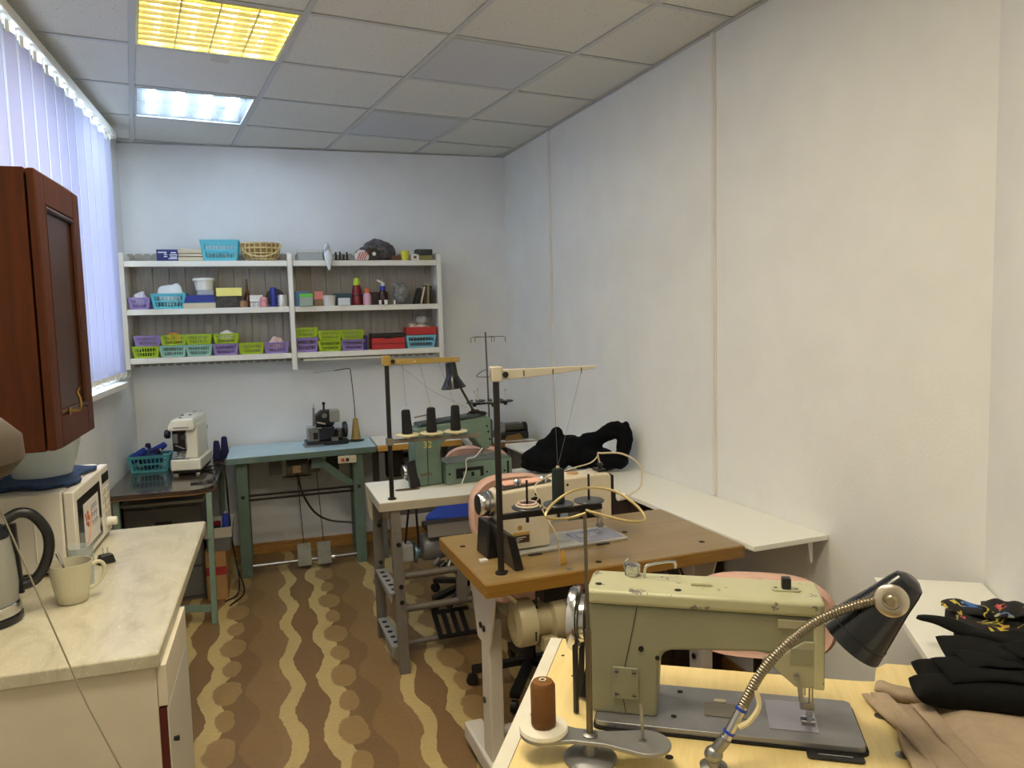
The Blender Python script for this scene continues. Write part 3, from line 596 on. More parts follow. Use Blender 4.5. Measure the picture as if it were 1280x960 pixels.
carton('tan_box', 'tan box under a dark lid box at the right end of the top shelf', 1.036, ZT, .098, .08, .036, mat('khaki_card', (150, 140, 84), .6)); carton('dark_case', 'dark flat case lying on the tan box', 1.030, ZT + .0368, .115, .09, .042, mat('charcoal_case', (46, 48, 46), .5))
# ================================================================ left side: cabinet, counter and what stands on it
M['cherry'] = wood('cherry_side', (60, 26, 5), (80, 36, 7), (10, 10, 1.0), .5, 2.5, 0); M['cherryd'] = wood('cherry_door', (44, 22, 10), (62, 31, 13), (10, 10, 1.0), .35, 2.5, .05)
for k_ in ('cherry', 'cherryd'): M[k_].node_tree.nodes['Principled BSDF'].inputs['Specular IOR Level'].default_value = .2
o = thing('wall_cabinet', 'dark cherry wood wall cabinet with one panelled door', 'cabinet', (0, 0, 0))
MB().box(-.917, -.605, 2.285, 2.735, 1.285, 2.035).build('body', M['cherry'], o, bevel=.002)
d = bpy.data.objects.new('door', None)
b = MB(); X0, X1, Y0, Y1, Z0, Z1 = -.600, -.578, 2.283, 2.738, 1.287, 2.033
for (y0, y1, z0, z1) in ((Y0, Y0 + .075, Z0, Z1), (Y1 - .075, Y1, Z0, Z1), (Y0 + .075, Y1 - .075, Z0, Z0 + .085), (Y0 + .075, Y1 - .075, Z1 - .085, Z1)): b.box(X0, X1, y0, y1, z0, z1)
d = b.build('door', M['cherry'], o, bevel=.005)
MB().box(X0 + .002, X0 + .012, Y0 + .07, Y1 - .07, Z0 + .08, Z1 - .08).build('panel', M['cherryd'], d)
b = MB()
for (p, q) in (((Y0 + .082, Z0 + .092), (Y1 - .082, Z0 + .092)), ((Y0 + .082, Z1 - .092), (Y1 - .082, Z1 - .092)), ((Y0 + .082, Z0 + .085), (Y0 + .082, Z1 - .085)), ((Y1 - .082, Z0 + .085), (Y1 - .082, Z1 - .085))): b.cyl((X1 - .006, p[0], p[1]), (X1 - .006, q[0], q[1]), .007, n=10)
b.build('moulding', M['cherryd'], d)
b = MB(); b.tube(smooth_path([(X1, 2.435, 1.378), (X1 + .028, 2.437, 1.382), (X1 + .03, 2.44, 1.41), (X1 + .024, 2.442, 1.43), (X1 + .03, 2.444, 1.445)]), .0045, 8); b.lathe([(.010, 0), (.012, .004), (0, .006)], 12, (X1, 2.435, 1.378), 'X'); b.build('handle', mat('aged_brass', (150, 120, 72), .3, .9), d)

# counter: base unit + worktop
def marble():
    m = bpy.data.materials.new('beige_marble_laminate'); m.use_nodes = True; N = NB(m); b = N.n['Principled BSDF']
    v = N.map(N.obj(), (2.2, 1, 1), (0, 0, .3)); f = N.noise(v, 3.2, 6, .62, 1.6); g = N.noise(v, 7, 5, .6, 2.2)
    vein = N.m('LESS_THAN', N.m('ABSOLUTE', N.m('SUBTRACT', g, .56)), .006)
    c = N.ramp(f, [(.3, lin((172, 164, 138))), (.5, lin((194, 187, 162))), (.72, lin((206, 200, 178)))]); N.l.new(N.mix(N.m('MULTIPLY', vein, .4), c, lin((238, 234, 222))), b.inputs['Base Color'])
    b.inputs['Roughness'].default_value = .3; return m
M['marble'] = marble(); M['cabw'] = mat('cream_carcass', (214, 204, 182), .5, var=.05)
o = thing('base_cabinet', 'cream base unit with a red edged door at the near end of the counter', 'cabinet')
MB().box(-.915, -.312, 1.903, 2.300, .0, .812).build('carcass', M['cabw'], o, bevel=.003)
dr = MB().box(-.3115, -.294, 1.906, 2.298, .06, .705).build('door', mat('dark_red_edge', (84, 24, 20), .45), o); MB().box(-.2938, -.2905, 1.9065, 2.2975, .061, .704).build('door_face', mat('off_white_door', (206, 202, 190), .4), dr)
MB().box(-.3115, -.290, 1.906, 2.298, .71, .811).build('fascia', M['cabw'], o, bevel=.002); MB().lathe([(.005, 0), (.007, .012), (0, .014)], 12, (-.2905, 1.955, .60), 'X').build('knob', M['dark'], dr)
o = thing('far_base_cabinet', 'cream base unit set back under the far end of the counter', 'cabinet'); MB().box(-.915, -.44, 2.304, 3.10, .0, .812).build('carcass', M['cabw'], o, bevel=.003)
for y0, y1 in ((2.31, 2.70), (2.705, 3.095)): MB().box(-.439, -.422, y0, y1, .06, .805).build('door', MATS['off_white_door'], o, bevel=.002)
tag(MB().box(-.917, -.300, 1.883, 3.140, .8135, .850).build('worktop', M['marble'], bevel=.006, seg=3), 'cream marble pattern worktop along the left wall', 'worktop')

# microwave
M['mww'] = mat('microwave_white', (216, 210, 198), .4); M['mwb'] = mat('microwave_window', (24, 22, 22), .12)
o = thing('microwave', 'white microwave oven with a sticker on its dark window', 'microwave', (0, 0, .8512))
MB().box(-.912, -.655, 2.60, 3.105, .012, .262).build('case', M['mww'], o, bevel=.008, seg=3)
MB().tube([(-.905, 2.598, .205), (-.80, 2.598, .205), (-.755, 2.598, .20), (-.738, 2.598, .185), (-.733, 2.598, .165), (-.733, 2.598, .05)], .003, 6).build('pressed_rib', M['mww'], o)
for k in range(4): MB().lathe([(.012, 0), (.012, .012), (0, .012)], 10, ((-.88, -.69)[k % 2], (2.66, 3.05)[k // 2], 0)).build('foot', M['black'], o)
d = MB().box(-.653, -.622, 2.602, 2.965, .014, .260).build('door', M['mww'], o, bevel=.006, seg=3)
MB().box(-.6235, -.6205, 2.632, 2.945, .036, .226).build('window', M['mwb'], d, bevel=.001)
st = MB().box(-.6208, -.6200, 2.695, 2.905, .052, .196).build('sticker', mat('sticker_white', (214, 210, 204), .45), d)
rnd = random.Random(3)
for k in range(12):
    yy, zz = 2.715 + rnd.random() * .05, .115 + rnd.random() * .05; MB().ell((-.6198, yy, zz), (.0006, .010, .008), 8, 4).build('printed_flower', mat('print_%d' % (k % 4), [(170, 54, 48), (206, 128, 60), (120, 60, 44), (196, 90, 96)][k % 4], .5), st)
pg = mat('print_grey', (120, 120, 132), .5)
for k in range(9):
    yy = 2.80 + (k % 3) * .028; zz = .10 + (k // 3) * .026; MB().tube(smooth_path([(-.6198, yy, zz), (-.6198, yy + .012, zz + .012), (-.6198, yy + .004, zz + .02), (-.6198, yy - .006, zz + .010)]), .0014, 4).build('printed_script', pg, st)
MB().tube([(-.6198, 2.715 + .006 * k, .062 + .0006 * k * k) for k in range(14)], .002, 4).build('printed_ribbon', MATS['print_1'], st)
p = MB().box(-.653, -.622, 2.970, 3.103, .014, .260).build('control_panel', M['mww'], o, bevel=.006, seg=3)
MB().box(-.6225, -.6205, 2.985, 3.09, .205, .238).build('display', M['mwb'], p)
for r_ in range(4):
    for c_ in range(2): MB().box(-.6225, -.619, 2.99 + c_ * .052, 3.03 + c_ * .052, .085 + r_ * .028, .103 + r_ * .028).build('button', mat('button_ivory', (198, 192, 178), .4), p, bevel=.002)
MB().lathe([(.016, 0), (.015, .03), (0, .032)], 16, (-.622, 3.037, .058), 'X').build('knob', M['white'], p)
# cloth and plastic bowl on the microwave
def clothgrid(name, label, cat, x0, x1, y0, y1, z, m, amp=.006, th=.007, sd=0, group=None, edge=.015):
    rnd = random.Random(sd); ph = [rnd.uniform(0, 6) for _ in range(6)]
    def f(u, v):
        e = edge * math.sin(3 * v * PI + ph[0]) * (1 if u > .5 else -1) * abs(2 * u - 1) ** 3; g = edge * math.sin(4 * u * PI + ph[1]) * (1 if v > .5 else -1) * abs(2 * v - 1) ** 3
        return (x0 + (x1 - x0) * u + e, y0 + (y1 - y0) * v + g, z + amp * (1 + math.sin(9 * u + 4 * v + ph[2]) * math.sin(7 * v - 3 * u + ph[3])))
    b = MB().grid(f, 24, 24); o = b.build(name, m, smooth=60); k = o.modifiers.new('thick', 'SOLIDIFY'); k.thickness = th; k.offset = 1; return tag(o, label, cat, group)
clothgrid('folded_towel', 'blue folded towel lying on the microwave', 'towel', -.90, -.645, 2.66, 3.0, 1.1142, mat('blue_towel', (38, 62, 100), .95, var=.4, vscale=50, bump=.5, bscale=300), .003, .010, 2)
b = MB(); b.lathe([(.088, 0), (.103, .05), (.122, .125), (.128, .128), (.126, .131), (.118, .126), (.100, .05), (.084, .003), (0, .003)], 40)
tag(place(b.build('plastic_bowl', glassy('frosted_plastic', (230, 232, 228), .66, .25)), (-.765, 2.84, 1.1335)), 'clear plastic bowl standing on the blue towel', 'bowl')
# kettle
o = thing('electric_kettle', 'glass electric kettle with a black handle at the left edge', 'kettle', (-.765, 2.245, .8512))
MB().lathe([(.085, 0), (.088, .004), (.088, .016), (.08, .02), (0, .02)], 32).build('power_base', M['black'], o); MB().lathe([(.083, .0205), (.085, .024), (.085, .048), (.08, .052)], 32).build('metal_band', M['chrome'], o)
MB().lathe([(.079, .052), (.083, .10), (.078, .17), (.07, .225)], 32).build('glass_body', glassy('kettle_glass', (196, 196, 186), .5, .05), o)
MB().lathe([(.0715, .225), (.073, .23), (.06, .25), (.02, .262), (0, .262)], 32).build('lid', M['black'], o)
b = MB(); b.tube(smooth_path([(.055, .03, .262), (.085, .045, .275), (.115, .055, .262), (.140, .065, .215), (.143, .066, .165), (.128, .06, .115), (.105, .05, .085), (.080, .04, .078)], 5), [.014] * 36, 10); b.build('handle', M['black'], o)
MB().bar((.071, .033, .06), (.064, .03, .25), .012, .03, (1, 0, 0)).build('handle_mount', M['black'], o)
# mug, spoon, glass, plug
o = thing('mug', 'ribbed cream mug on the marble worktop', 'mug', (-.582, 2.342, .8512), math.radians(25))
M['mug'] = mat('mug_glaze', (198, 192, 166), .25)
vs = []; n = 64; b = MB(); prof = [(.001, .0), (.036, .0), (.040, .004), (.043, .03), (.050, .07), (.0545, .108), (.0555, .112), (.053, .112), (.048, .07), (.041, .03), (.036, .008), (.001, .008)]
for i, (r, z) in enumerate(prof):
    for k in range(n):
        rr_ = r * (1 + (.012 * math.cos(24 * 2 * PI * k / n) if 2 <= i <= 4 else 0)); vs.append((rr_ * math.cos(2 * PI * k / n), rr_ * math.sin(2 * PI * k / n), z))
b.add(vs, [(i * n + k, i * n + (k + 1) % n, (i + 1) * n + (k + 1) % n, (i + 1) * n + k) for i in range(len(prof) - 1) for k in range(n)]); b.build('cup', M['mug'], o, smooth=60)
b = MB(); b.tube(smooth_path([(.050, 0, .094), (.072, 0, .097), (.085, 0, .082), (.080, 0, .055), (.062, 0, .033), (.045, 0, .027)]), .0055, 8); b.build('handle', M['mug'], o)
MB().lathe([(0, .07), (.047, .07)], 24).build('drink', mat('weak_tea', (190, 150, 100), .1), o)
o = thing('teaspoon', 'steel teaspoon standing in the cream mug', 'spoon', (-.592, 2.345, .8605)); b = MB(); b.tube([(.01, 0, .004), (0, .004, .06), (-.024, .01, .128)], [.003, .0025, .005], 8); b.ell((.012, 0, .006), (.013, .009, .003), 12, 6); b.build('spoon_body', M['chrome'], o)
tag(place(MB().lathe([(.026, 0), (.030, .002), (.034, .115), (.036, .117), (.034, .119), (.031, .115), (.027, .006), (0, .006)], 28).build('drinking_glass', glassy('thin_glass', (232, 236, 236), .78, .03)), (-.585, 2.478, .8512)), 'clear drinking glass behind the cream mug', 'glass')
o = thing('power_plug', 'black power plug lying on the worktop beside the mug', 'plug', (-.565, 2.69, .8512), math.radians(30)); b = MB(); b.frustum(0, 0, 0, .030, .055, .032, .038, .028); b.build('plug_body', M['black'], o, bevel=.005)
for s in (-1, 1): MB().cyl((s * .007, 0, .030), (s * .007, 0, .050), .002, n=8).build('pin', M['chrome'], o)
MB().tube(smooth_path([(-.024, 0, .014), (-.06, -.005, .008), (-.12, .0, .006), (-.20, .03, .005), (-.30, .02, .005)]), .0038, 6).build('cord', M['black'], o)

# near, out-of-focus things at the left edge: rounded beige end and a dark wire crossing down
o = thing('beige_knob', 'blurred rounded beige knob close to the camera at the left edge', 'knob', (-.285, .70, 1.488))
MB().lathe([(.0, .0), (.05, .0), (.072, .006), (.082, .018), (.081, .036), (.068, .050), (0, .053)], 48, (-.0, 0, 0)).build('knob_body', mat('beige_enamel', (74, 62, 46), .6), o)
tag(MB().tube([(-.222, .70, 1.47), (-.16, .66, 1.31), (-.095, .62, 1.175), (-.02, .60, 1.07), (.02, .59, 1.0)], .0007, 6).build('dangling_wire', mat('grey_wire', (150, 140, 118), .7)), 'thin grey wire crossing in front of the counter', 'wire')

# ================================================================ dark table in the left back corner
M['green'] = mat('chipped_green_paint', (120, 142, 126), .5, .1, var=.1, vscale=12, wear=(66, 72, 66), wscale=26, wat=.67); M['darktop'] = wood('dark_varnish', (56, 44, 36), (82, 66, 52), (3, 12, 12), .18, 2.5, .4)
o = thing('corner_table', 'dark varnished table with pale green steel legs in the corner', 'table', (0, 0, 0))
pl = [(-.91, 4.37), (-.50, 4.36), (-.44, 4.37), (-.40, 4.40), (-.372, 4.46), (-.365, 4.55), (-.365, 5.50), (-.91, 5.50)]
MB().prism(pl, .706, .730, 'XY').build('tabletop', [M['darktop']], o, bevel=.003); MB().prism([(x * 1.0005 - .0004, y - .0015) for x, y in pl[:6]] + [(-.366, 4.6), (-.905, 4.6)], .701, .7055, 'XY').build('edge_band', wood('worn_edge', (120, 88, 52), (160, 120, 74), (3, 20, 20)), o)
for x, y in ((-.395, 4.29), (-.86, 4.42), (-.40, 5.40), (-.86, 5.42)):
    b = MB(); b.bar((x, y, 0), (x, y + .10 * (y < 4.4) * (x > -.5), .70), .030, .030, (1, 0, 0)); b.build('leg', M['green'], o, bevel=.003)
MB().bar((-.86, 4.43, .085), (-.408, 4.30, .085), .022, .035).build('stretcher', M['green'], o)
# white domestic overlocker seen end-on
o = thing('white_sewing_machine', 'white domestic sewing machine seen from its needle end', 'sewing machine', (-.55, 4.80, .7315), math.radians(-6))
M['cast0'] = mat('dark_grey_knob', (60, 58, 58), .4)
M['ivory'] = mat('ivory_plastic', (232, 228, 210), .35)
MB().box(-.085, .085, .0, .36, .028, .095).build('base', M['ivory'], o, bevel=.010, seg=3); MB().box(-.075, .075, .01, .35, .012, .028).build('under_tray', M['black'], o)
for x in (-.06, .06):
    for y in (.03, .32): MB().cyl((x, y, 0), (x, y, .013), .012, n=10).build('foot', M['ivory'], o)
MB().prism([(-.01, .095), (.068, .095), (.070, .30), (.02, .30), (.0, .26), (.006, .16)], .03, .33, 'XZ').build('column', M['ivory'], o, bevel=.008, seg=3)
MB().prism([(-.085, .268), (.058, .268), (.066, .290), (.056, .338), (-.060, .335), (-.082, .305)], -.01, .34, 'XZ').build('head', M['ivory'], o, bevel=.010, seg=3)
MB().box(-.072, .010, .03, .09, .14, .268).build('needle_housing', M['blackm'], o, bevel=.006); MB().box(-.03, .002, .04, .08, .12, .145).build('needle_clamp', M['steel'], o); MB().box(-.066, -.04, .022, .03, .19, .245).build('looper_cover', M['steel'], o, bevel=.003); MB().lathe([(.014, 0), (.014, -.008), (0, -.009)], 14, (-.012, .03, .225), 'Y').build('tension_knob', M['cast0'], o); MB().bar((-.055, .025, .18), (-.005, .025, .155), .006, .006).build('lever', M['chrome'], o); MB().cyl((.004, .028, .15), (.004, .028, .25), .004, n=8).build('thread_rod', M['chrome'], o)
for x in (-.045, -.028): MB().cyl((x, .05, .098), (x, .05, .16), .0035, n=8).build('needle_bar', M['chrome'], o)
MB().box(-.052, -.014, .035, .075, .097, .104).build('presser_foot', M['chrome'], o, bevel=.002); MB().box(-.078, .02, .01, .14, .0952, .098).build('needle_plate', M['steel'], o)
MB().lathe([(.022, 0), (.026, .006), (.026, .026), (.02, .03), (0, .03)], 18, (-.116, .05, .245), 'X').build('tension_dial', M['black'], o)
MB().lathe([(.0, 0), (.03, .0), (.034, .008), (.034, .03), (0, .032)], 20, (.03, .345, .24), 'Y').build('handwheel', M['black'], o)
for x, y in ((-.03, .08), (.0, .2), (-.045, .2)): MB().lathe([(.009, 0), (.009, .006), (0, .007)], 10, (x, y, .334)).build('screw', M['dark'], o)
MB().tube([(.0, .30, .335), (.0, .30, .35), (.012, .30, .356), (.012, .30, .345)], .0025, 6).build('thread_guide', M['chrome'], o); MB().box(-.055, .03, -.012, -.009, .283, .290).build('badge', M['steel'], o)
# blue baskets with thread cones behind
M['navy'] = mat('navy_thread', (28, 28, 72), .85, bump=.4, bscale=400, stretch=(1, 1, 8)); M['bluet'] = mat('blue_thread', (34, 56, 150), .85, bump=.4, bscale=400, stretch=(1, 1, 8)); M['blackt'] = mat('black_thread', (20, 21, 24), .9, bump=.5, bscale=300, stretch=(.2, .2, 6))
GC = 'thread baskets on the corner table'
basket(M['bteal'], -.775, .7315, .23, .16, .105, 'teal basket full of blue thread by the window wall', GC, y=5.06); basket(M['bteal'], -.565, .7315, .17, .14, .10, 'teal basket behind the white sewing machine', GC, y=5.33)
def cone(label, x, y, z, m, h=.12, r=.024, rx=0.0, ry=0.0, grp=None, rz=0.0, top=.55):
    o = thing('thread_cone', label, 'thread cone', (x, y, z), 0, grp)
    MB().lathe([(0, 0), (r * .8, 0), (r, .004), (r * (1 - (1 - top) * .12), h * .12), (r * top * 1.06, h * .93), (r * top * .8, h * .985), (r * .3, h)], 18).build('thread', m, o); MB().lathe([(r * .28, h), (r * .28, h + .006), (r * .2, h + .006)], 12).build('core', M['cream'], o)
    o.rotation_euler = (rx, ry, rz); return o
for k, (x, y, m, l, a) in enumerate([(-.83, 5.03, 'bluet', 'blue thread cone lying left in the teal basket', .9), (-.77, 5.05, 'navy', 'navy thread cone lying in the middle of the teal basket', 1.2), (-.73, 5.09, 'bluet', 'bright blue thread cone lying right in the teal basket', 1.0)]): cone(l, x - .05, y, .805 + .012 * k, M[m], .11, .03, 0, a, 'thread cones in the teal basket')
cone('dark navy cone standing up in the teal basket', -.795, 5.12, .74, M['navy'], .155, .028, grp='thread cones in the teal basket')
bundle('blue_scrap', 'pile of blue yarn filling the teal basket', -.775, .74, (.09, .06, .115), MATS['blue_towel'], y=5.06, seed=12)
GN = 'navy thread cones behind the white sewing machine'
for x, y, h, l in ((-.412, 5.30, .125, 'shorter navy thread cone beside the blue overlocker table'), (-.365, 5.33, .145, 'taller navy thread cone beside the blue overlocker table')): cone(l, x, y, .7315, M['navy'], h, .029, grp=GN, top=.6)
cone('navy thread cone partly hidden behind the white sewing machine', -.475, 5.22, .7315, M['navy'], .22, .022, grp=GN, top=.6)
o = thing('cable_tangle', 'tangle of black and grey cables on the dark table', 'cable')
for k in range(3):
    P = [(-.46, 4.95 - .03 * k, .736), (-.41 + .01 * k, 4.85, .737 + .004 * k), (-.39, 4.68 + .03 * k, .736), (-.42 + .02 * k, 4.55, .737), (-.50, 4.52 + .02 * k, .736)]
    MB().tube(smooth_path(P), .0038, 6).build('cable_loop', (M['black'], mat('grey_cable', (90, 86, 84), .5), M['black'])[k], o)
P = [(-.44, 5.0, .738), (-.385, 4.98, .745), (-.345, 4.93, .715), (-.335, 4.90, .50), (-.318, 4.88, .25), (-.29, 4.80, .06), (-.30, 4.68, .012), (-.36, 4.60, .008)]
MB().tube(smooth_path(P), .0045, 6).build('hanging_cable', M['black'], o)
P = [(-.40, 5.05, .740), (-.352, 5.0, .735), (-.338, 4.96, .60), (-.332, 4.95, .30), (-.30, 4.9, .10), (-.26, 4.72, .010), (-.33, 4.52, .008)]
MB().tube(smooth_path(P), .0045, 6).build('hanging_cable', M['black'], o)
# under the dark table
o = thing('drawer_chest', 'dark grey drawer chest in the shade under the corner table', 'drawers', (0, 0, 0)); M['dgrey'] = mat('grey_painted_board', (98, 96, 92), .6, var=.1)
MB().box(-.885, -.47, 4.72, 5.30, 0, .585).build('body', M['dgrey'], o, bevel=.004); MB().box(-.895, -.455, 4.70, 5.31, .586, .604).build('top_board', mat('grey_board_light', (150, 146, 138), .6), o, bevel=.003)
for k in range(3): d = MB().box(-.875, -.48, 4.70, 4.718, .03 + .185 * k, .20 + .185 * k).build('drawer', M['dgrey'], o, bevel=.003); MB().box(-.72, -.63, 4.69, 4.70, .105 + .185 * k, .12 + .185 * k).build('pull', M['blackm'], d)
o = thing('cardboard_box', 'brown cardboard box with a red stripe under the corner table', 'box', (0, 0, 0)); M['card'] = mat('cardboard', (168, 128, 80), .8, var=.1)
MB().box(-.462, -.348, 4.66, 4.98, .0, .285).build('body', M['card'], o, bevel=.003); MB().box(-.4621, -.3479, 4.6588, 4.6602, .15, .20).build('red_stripe', mat('red_print', (150, 40, 44), .7), o); MB().box(-.4635, -.3465, 4.658, 4.982, .286, .29).build('flap', M['card'], o)
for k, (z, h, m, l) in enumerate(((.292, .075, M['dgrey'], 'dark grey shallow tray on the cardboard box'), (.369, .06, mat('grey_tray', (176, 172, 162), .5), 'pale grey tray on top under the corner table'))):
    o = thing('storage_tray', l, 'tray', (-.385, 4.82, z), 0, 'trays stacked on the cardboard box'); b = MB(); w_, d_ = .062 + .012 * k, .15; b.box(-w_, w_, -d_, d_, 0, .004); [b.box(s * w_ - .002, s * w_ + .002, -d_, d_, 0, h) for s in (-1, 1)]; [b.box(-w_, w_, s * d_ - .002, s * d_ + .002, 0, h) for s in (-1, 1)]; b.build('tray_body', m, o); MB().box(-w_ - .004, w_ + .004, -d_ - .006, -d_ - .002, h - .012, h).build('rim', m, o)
cone('blue thread cone standing in the pale grey tray', -.345, 4.76, .3745, M['bluet'], .12, .025, top=.7)
vessel('dark_jar', 'dark jar with a red lid in the pale grey tray', -.395, .3745, [(.022, 0), (.022, .055)], mat('dark_jar', (40, 40, 44), .3), 'jar', y=4.76, extra=[('lid', [(.023, .055), (.023, .072), (0, .073)], MATS['dark_red_bottle'])])
# ================================================================ blue overlocker table against the back wall
M['blue'] = mat('pale_blue_top', (184, 214, 224), .4, var=.06, vscale=6); M['greend'] = mat('green_steel', (96, 116, 104), .5, .1, var=.12, vscale=10, wear=(58, 66, 60), wscale=30, wat=.68)
o = thing('overlocker_table', 'pale blue topped work table with green steel legs at back', 'table', (0, 0, 0))
def rail(a, c, w, h, nm, m, p): return MB().bar(a, c, w, h).build(nm, m, p, bevel=.002)
MB().prism([(-.338, 4.96), (.600, 5.035), (.600, 5.50), (-.338, 5.50)], .742, .7805, 'XY').build('tabletop', M['greend'], o, bevel=.003)
MB().prism([(-.334, 4.964), (.596, 5.039), (.596, 5.498), (-.334, 5.498)], .7808, .784, 'XY').build('blue_sheet', M['blue'], o)
for x, y in ((-.252, 5.02), (.478, 5.06)):
    l = MB(); l.bar((x, y, 0), (x, y, .742), .068, .012, (0, 1, 0)); l.bar((x - .03, y + .03, 0), (x - .03, y + .03, .742), .008, .06, (0, 1, 0)); l.build('leg', M['greend'], o, bevel=.002)
    MB().cyl((x, y - .012, .52), (x, y - .004, .52), .012, n=10).build('bolt', M['black'], o)
for x in (-.252, .478): rail((x, 5.44, 0), (x, 5.44, .742), .05, .03, 'leg', M['greend'], o); rail((x, 5.06, .06), (x, 5.44, .06), .03, .03, 'side_bar', M['greend'], o); rail((x, 5.06, .71), (x, 5.44, .71), .03, .05, 'side_bar', M['greend'], o)
for dz in (0, .028): rail((-.222, 5.05, .492 + dz), (.448, 5.07, .492 + dz), .012, .014, 'cross_bar', M['blackm'], o)
MB().cyl((-.222, 5.06, .055), (.448, 5.08, .055), .013, n=12).build('treadle_bar', M['steel'], o); MB().lathe([(.022, -.012), (.022, .012)], 14, (.29, 5.074, .055), 'X').build('clamp', M['chrome'], o)
rail((.19, 5.10, .735), (.445, 5.10, .52), .012, .05, 'brace', M['greend'], o); MB().box(.18, .25, 5.08, 5.12, .66, .742).build('brace_plate', M['greend'], o)
for x in (.105, .232):
    b = MB(); b.at((x, 5.06, .095), 0, math.radians(62)); b.box(-.044, .044, -.075, .075, -.003, .003); p = b.build('treadle_plate', mat('worn_treadle', (88, 88, 78), .45, .5, var=.2, vscale=20), o, bevel=.002)
    MB().cyl((x + .0, 5.085, .165), (x - .02, 5.15, .62), .003, n=6).build('pull_rod', M['blackm'], o)
MB().cyl((.02, 5.2, .655), (.16, 5.2, .655), .062, n=24).build('motor', mat('olive_motor', (98, 92, 76), .5), o, bevel=.008); MB().cyl((.165, 5.2, .655), (.235, 5.2, .655), .045, n=20).build('motor_clutch', MATS['olive_motor'], o, bevel=.005); MB().box(.06, .11, 5.132, 5.139, .63, .675).build('motor_label', mat('worn_label', (190, 160, 130), .6, var=.4, vscale=90), o); MB().box(-.01, .18, 5.17, 5.24, .575, .592).build('motor_bracket', MATS['olive_motor'], o); MB().box(-.09, -.01, 5.17, 5.24, .62, .73).build('motor_mount', M['dgrey'], o)
sw = MB().box(.345, .465, 5.0, 5.03, .69, .738).build('switch_box', M['cream'], o, bevel=.004); MB().box(.365, .385, 4.994, 5.0, .705, .724).build('red_button', MATS['red_plastic'], sw); MB().box(.395, .415, 4.994, 5.0, .705, .724).build('black_button', M['black'], sw)
MB().box(.28, .36, 5.15, 5.22, .62, .72).build('starter_box', M['blackm'], o, bevel=.006)
MB().tube(smooth_path([(.09, 5.16, .63), (.11, 5.15, .50), (.18, 5.14, .36), (.28, 5.13, .29), (.44, 5.12, .26)]), .007, 8).build('motor_cable', M['black'], o)
# overlock machine
o = thing('overlock_machine', 'small black and steel overlock machine on the blue table', 'sewing machine', (.285, 5.27, .7855), math.radians(5)); M['cast'] = mat('dark_casting', (44, 46, 50), .35, .4)
MB().box(-.15, -.02, -.09, .02, 0, .012).build('base_plate', M['steel'], o, bevel=.003); MB().prism(rr(-.13, .15, -.07, .10, .02), .0, .03, 'XY').build('base', M['cast'], o, bevel=.004)
MB().box(-.05, .06, -.05, .09, .03, .125).build('body', M['cast'], o, bevel=.012, seg=3); MB().box(-.115, -.045, -.055, .07, .03, .115).build('front_cover', M['steel'], o, bevel=.006); MB().box(-.118, -.03, -.065, .06, .116, .126).build('cloth_plate', M['chrome'], o, bevel=.002)
MB().box(-.085, -.055, -.0575, -.0545, .045, .09).build('window', M['dark'], o)
MB().prism([(-.06, .126), (.06, .126), (.075, .19), (.05, .235), (-.02, .235), (-.06, .20)], -.03, .05, 'XZ').build('arm', M['cast'], o, bevel=.012, seg=3); MB().box(.03, .10, -.04, .05, .15, .235).build('oil_box', mat('grey_enamel', (150, 148, 138), .35), o, bevel=.012, seg=3)
MB().lathe([(.018, 0), (.018, .008), (.007, .008), (.007, .010), (0, .010)], 18, (-.005, -.045, .20), 'Y').build('dial', M['chrome'], o); MB().cyl((.0, 0, .235), (.0, 0, .275), .007, n=10).build('post', M['black'], o); MB().lathe([(.009, .27), (.011, .276), (.011, .288), (0, .290)], 12).build('post_cap', M['black'], o)
MB().cyl((-.075, -.02, .13), (-.07, -.02, .255), .008, n=10).build('needle_post', M['steel'], o); MB().cyl((-.072, -.02, .245), (-.072, -.02, .28), .004, n=8).build('tip', M['chrome'], o); MB().bar((-.055, -.045, .16), (.0, -.05, .145), .012, .012).build('lever', M['chrome'], o)
MB().lathe([(.0, 0), (.05, 0), (.055, .006), (.055, .022), (.04, .028), (0, .028)], 24, (.125, .01, .09), 'X').build('handwheel', M['cast'], o); MB().box(.07, .12, -.03, .05, .03, .10).build('gear_cover', M['cast'], o, bevel=.01); MB().box(.082, .1, -.055, -.03, .05, .10).build('lever_plate', M['chrome'], o); MB().box(.03, .075, -.085, -.05, .03, .055).build('chip_chute', M['steel'], o)
# gold cone with tall wire
o = thing('thread_stand', 'bare wire thread stand with one gold cone on the blue table', 'thread stand', (.498, 5.33, .7855)); MB().lathe([(.055, 0), (.056, .006), (.02, .012), (0, .012)], 24).build('base', M['black'], o)
MB().lathe([(.034, .012), (.030, .04), (.016, .155), (.010, .158), (0, .158)], 20).build('gold_cone', mat('gold_thread', (166, 138, 76), .7, bump=.5, bscale=300, stretch=(.2, .2, 6)), o)
MB().tube(smooth_path([(0, 0, .155), (-.005, -.01, .30), (-.018, -.02, .47), (-.022, -.02, .50), (-.04, -.02, .507), (-.10, -.02, .500), (-.13, -.02, .496)]), .003, 8).build('wire', M['blackm'], o); MB().tube([(-.13, -.02, .496), (-.22, -.01, .492), (-.27, -.01, .487)], .0018, 6).build('wire_end', M['steel'], o)

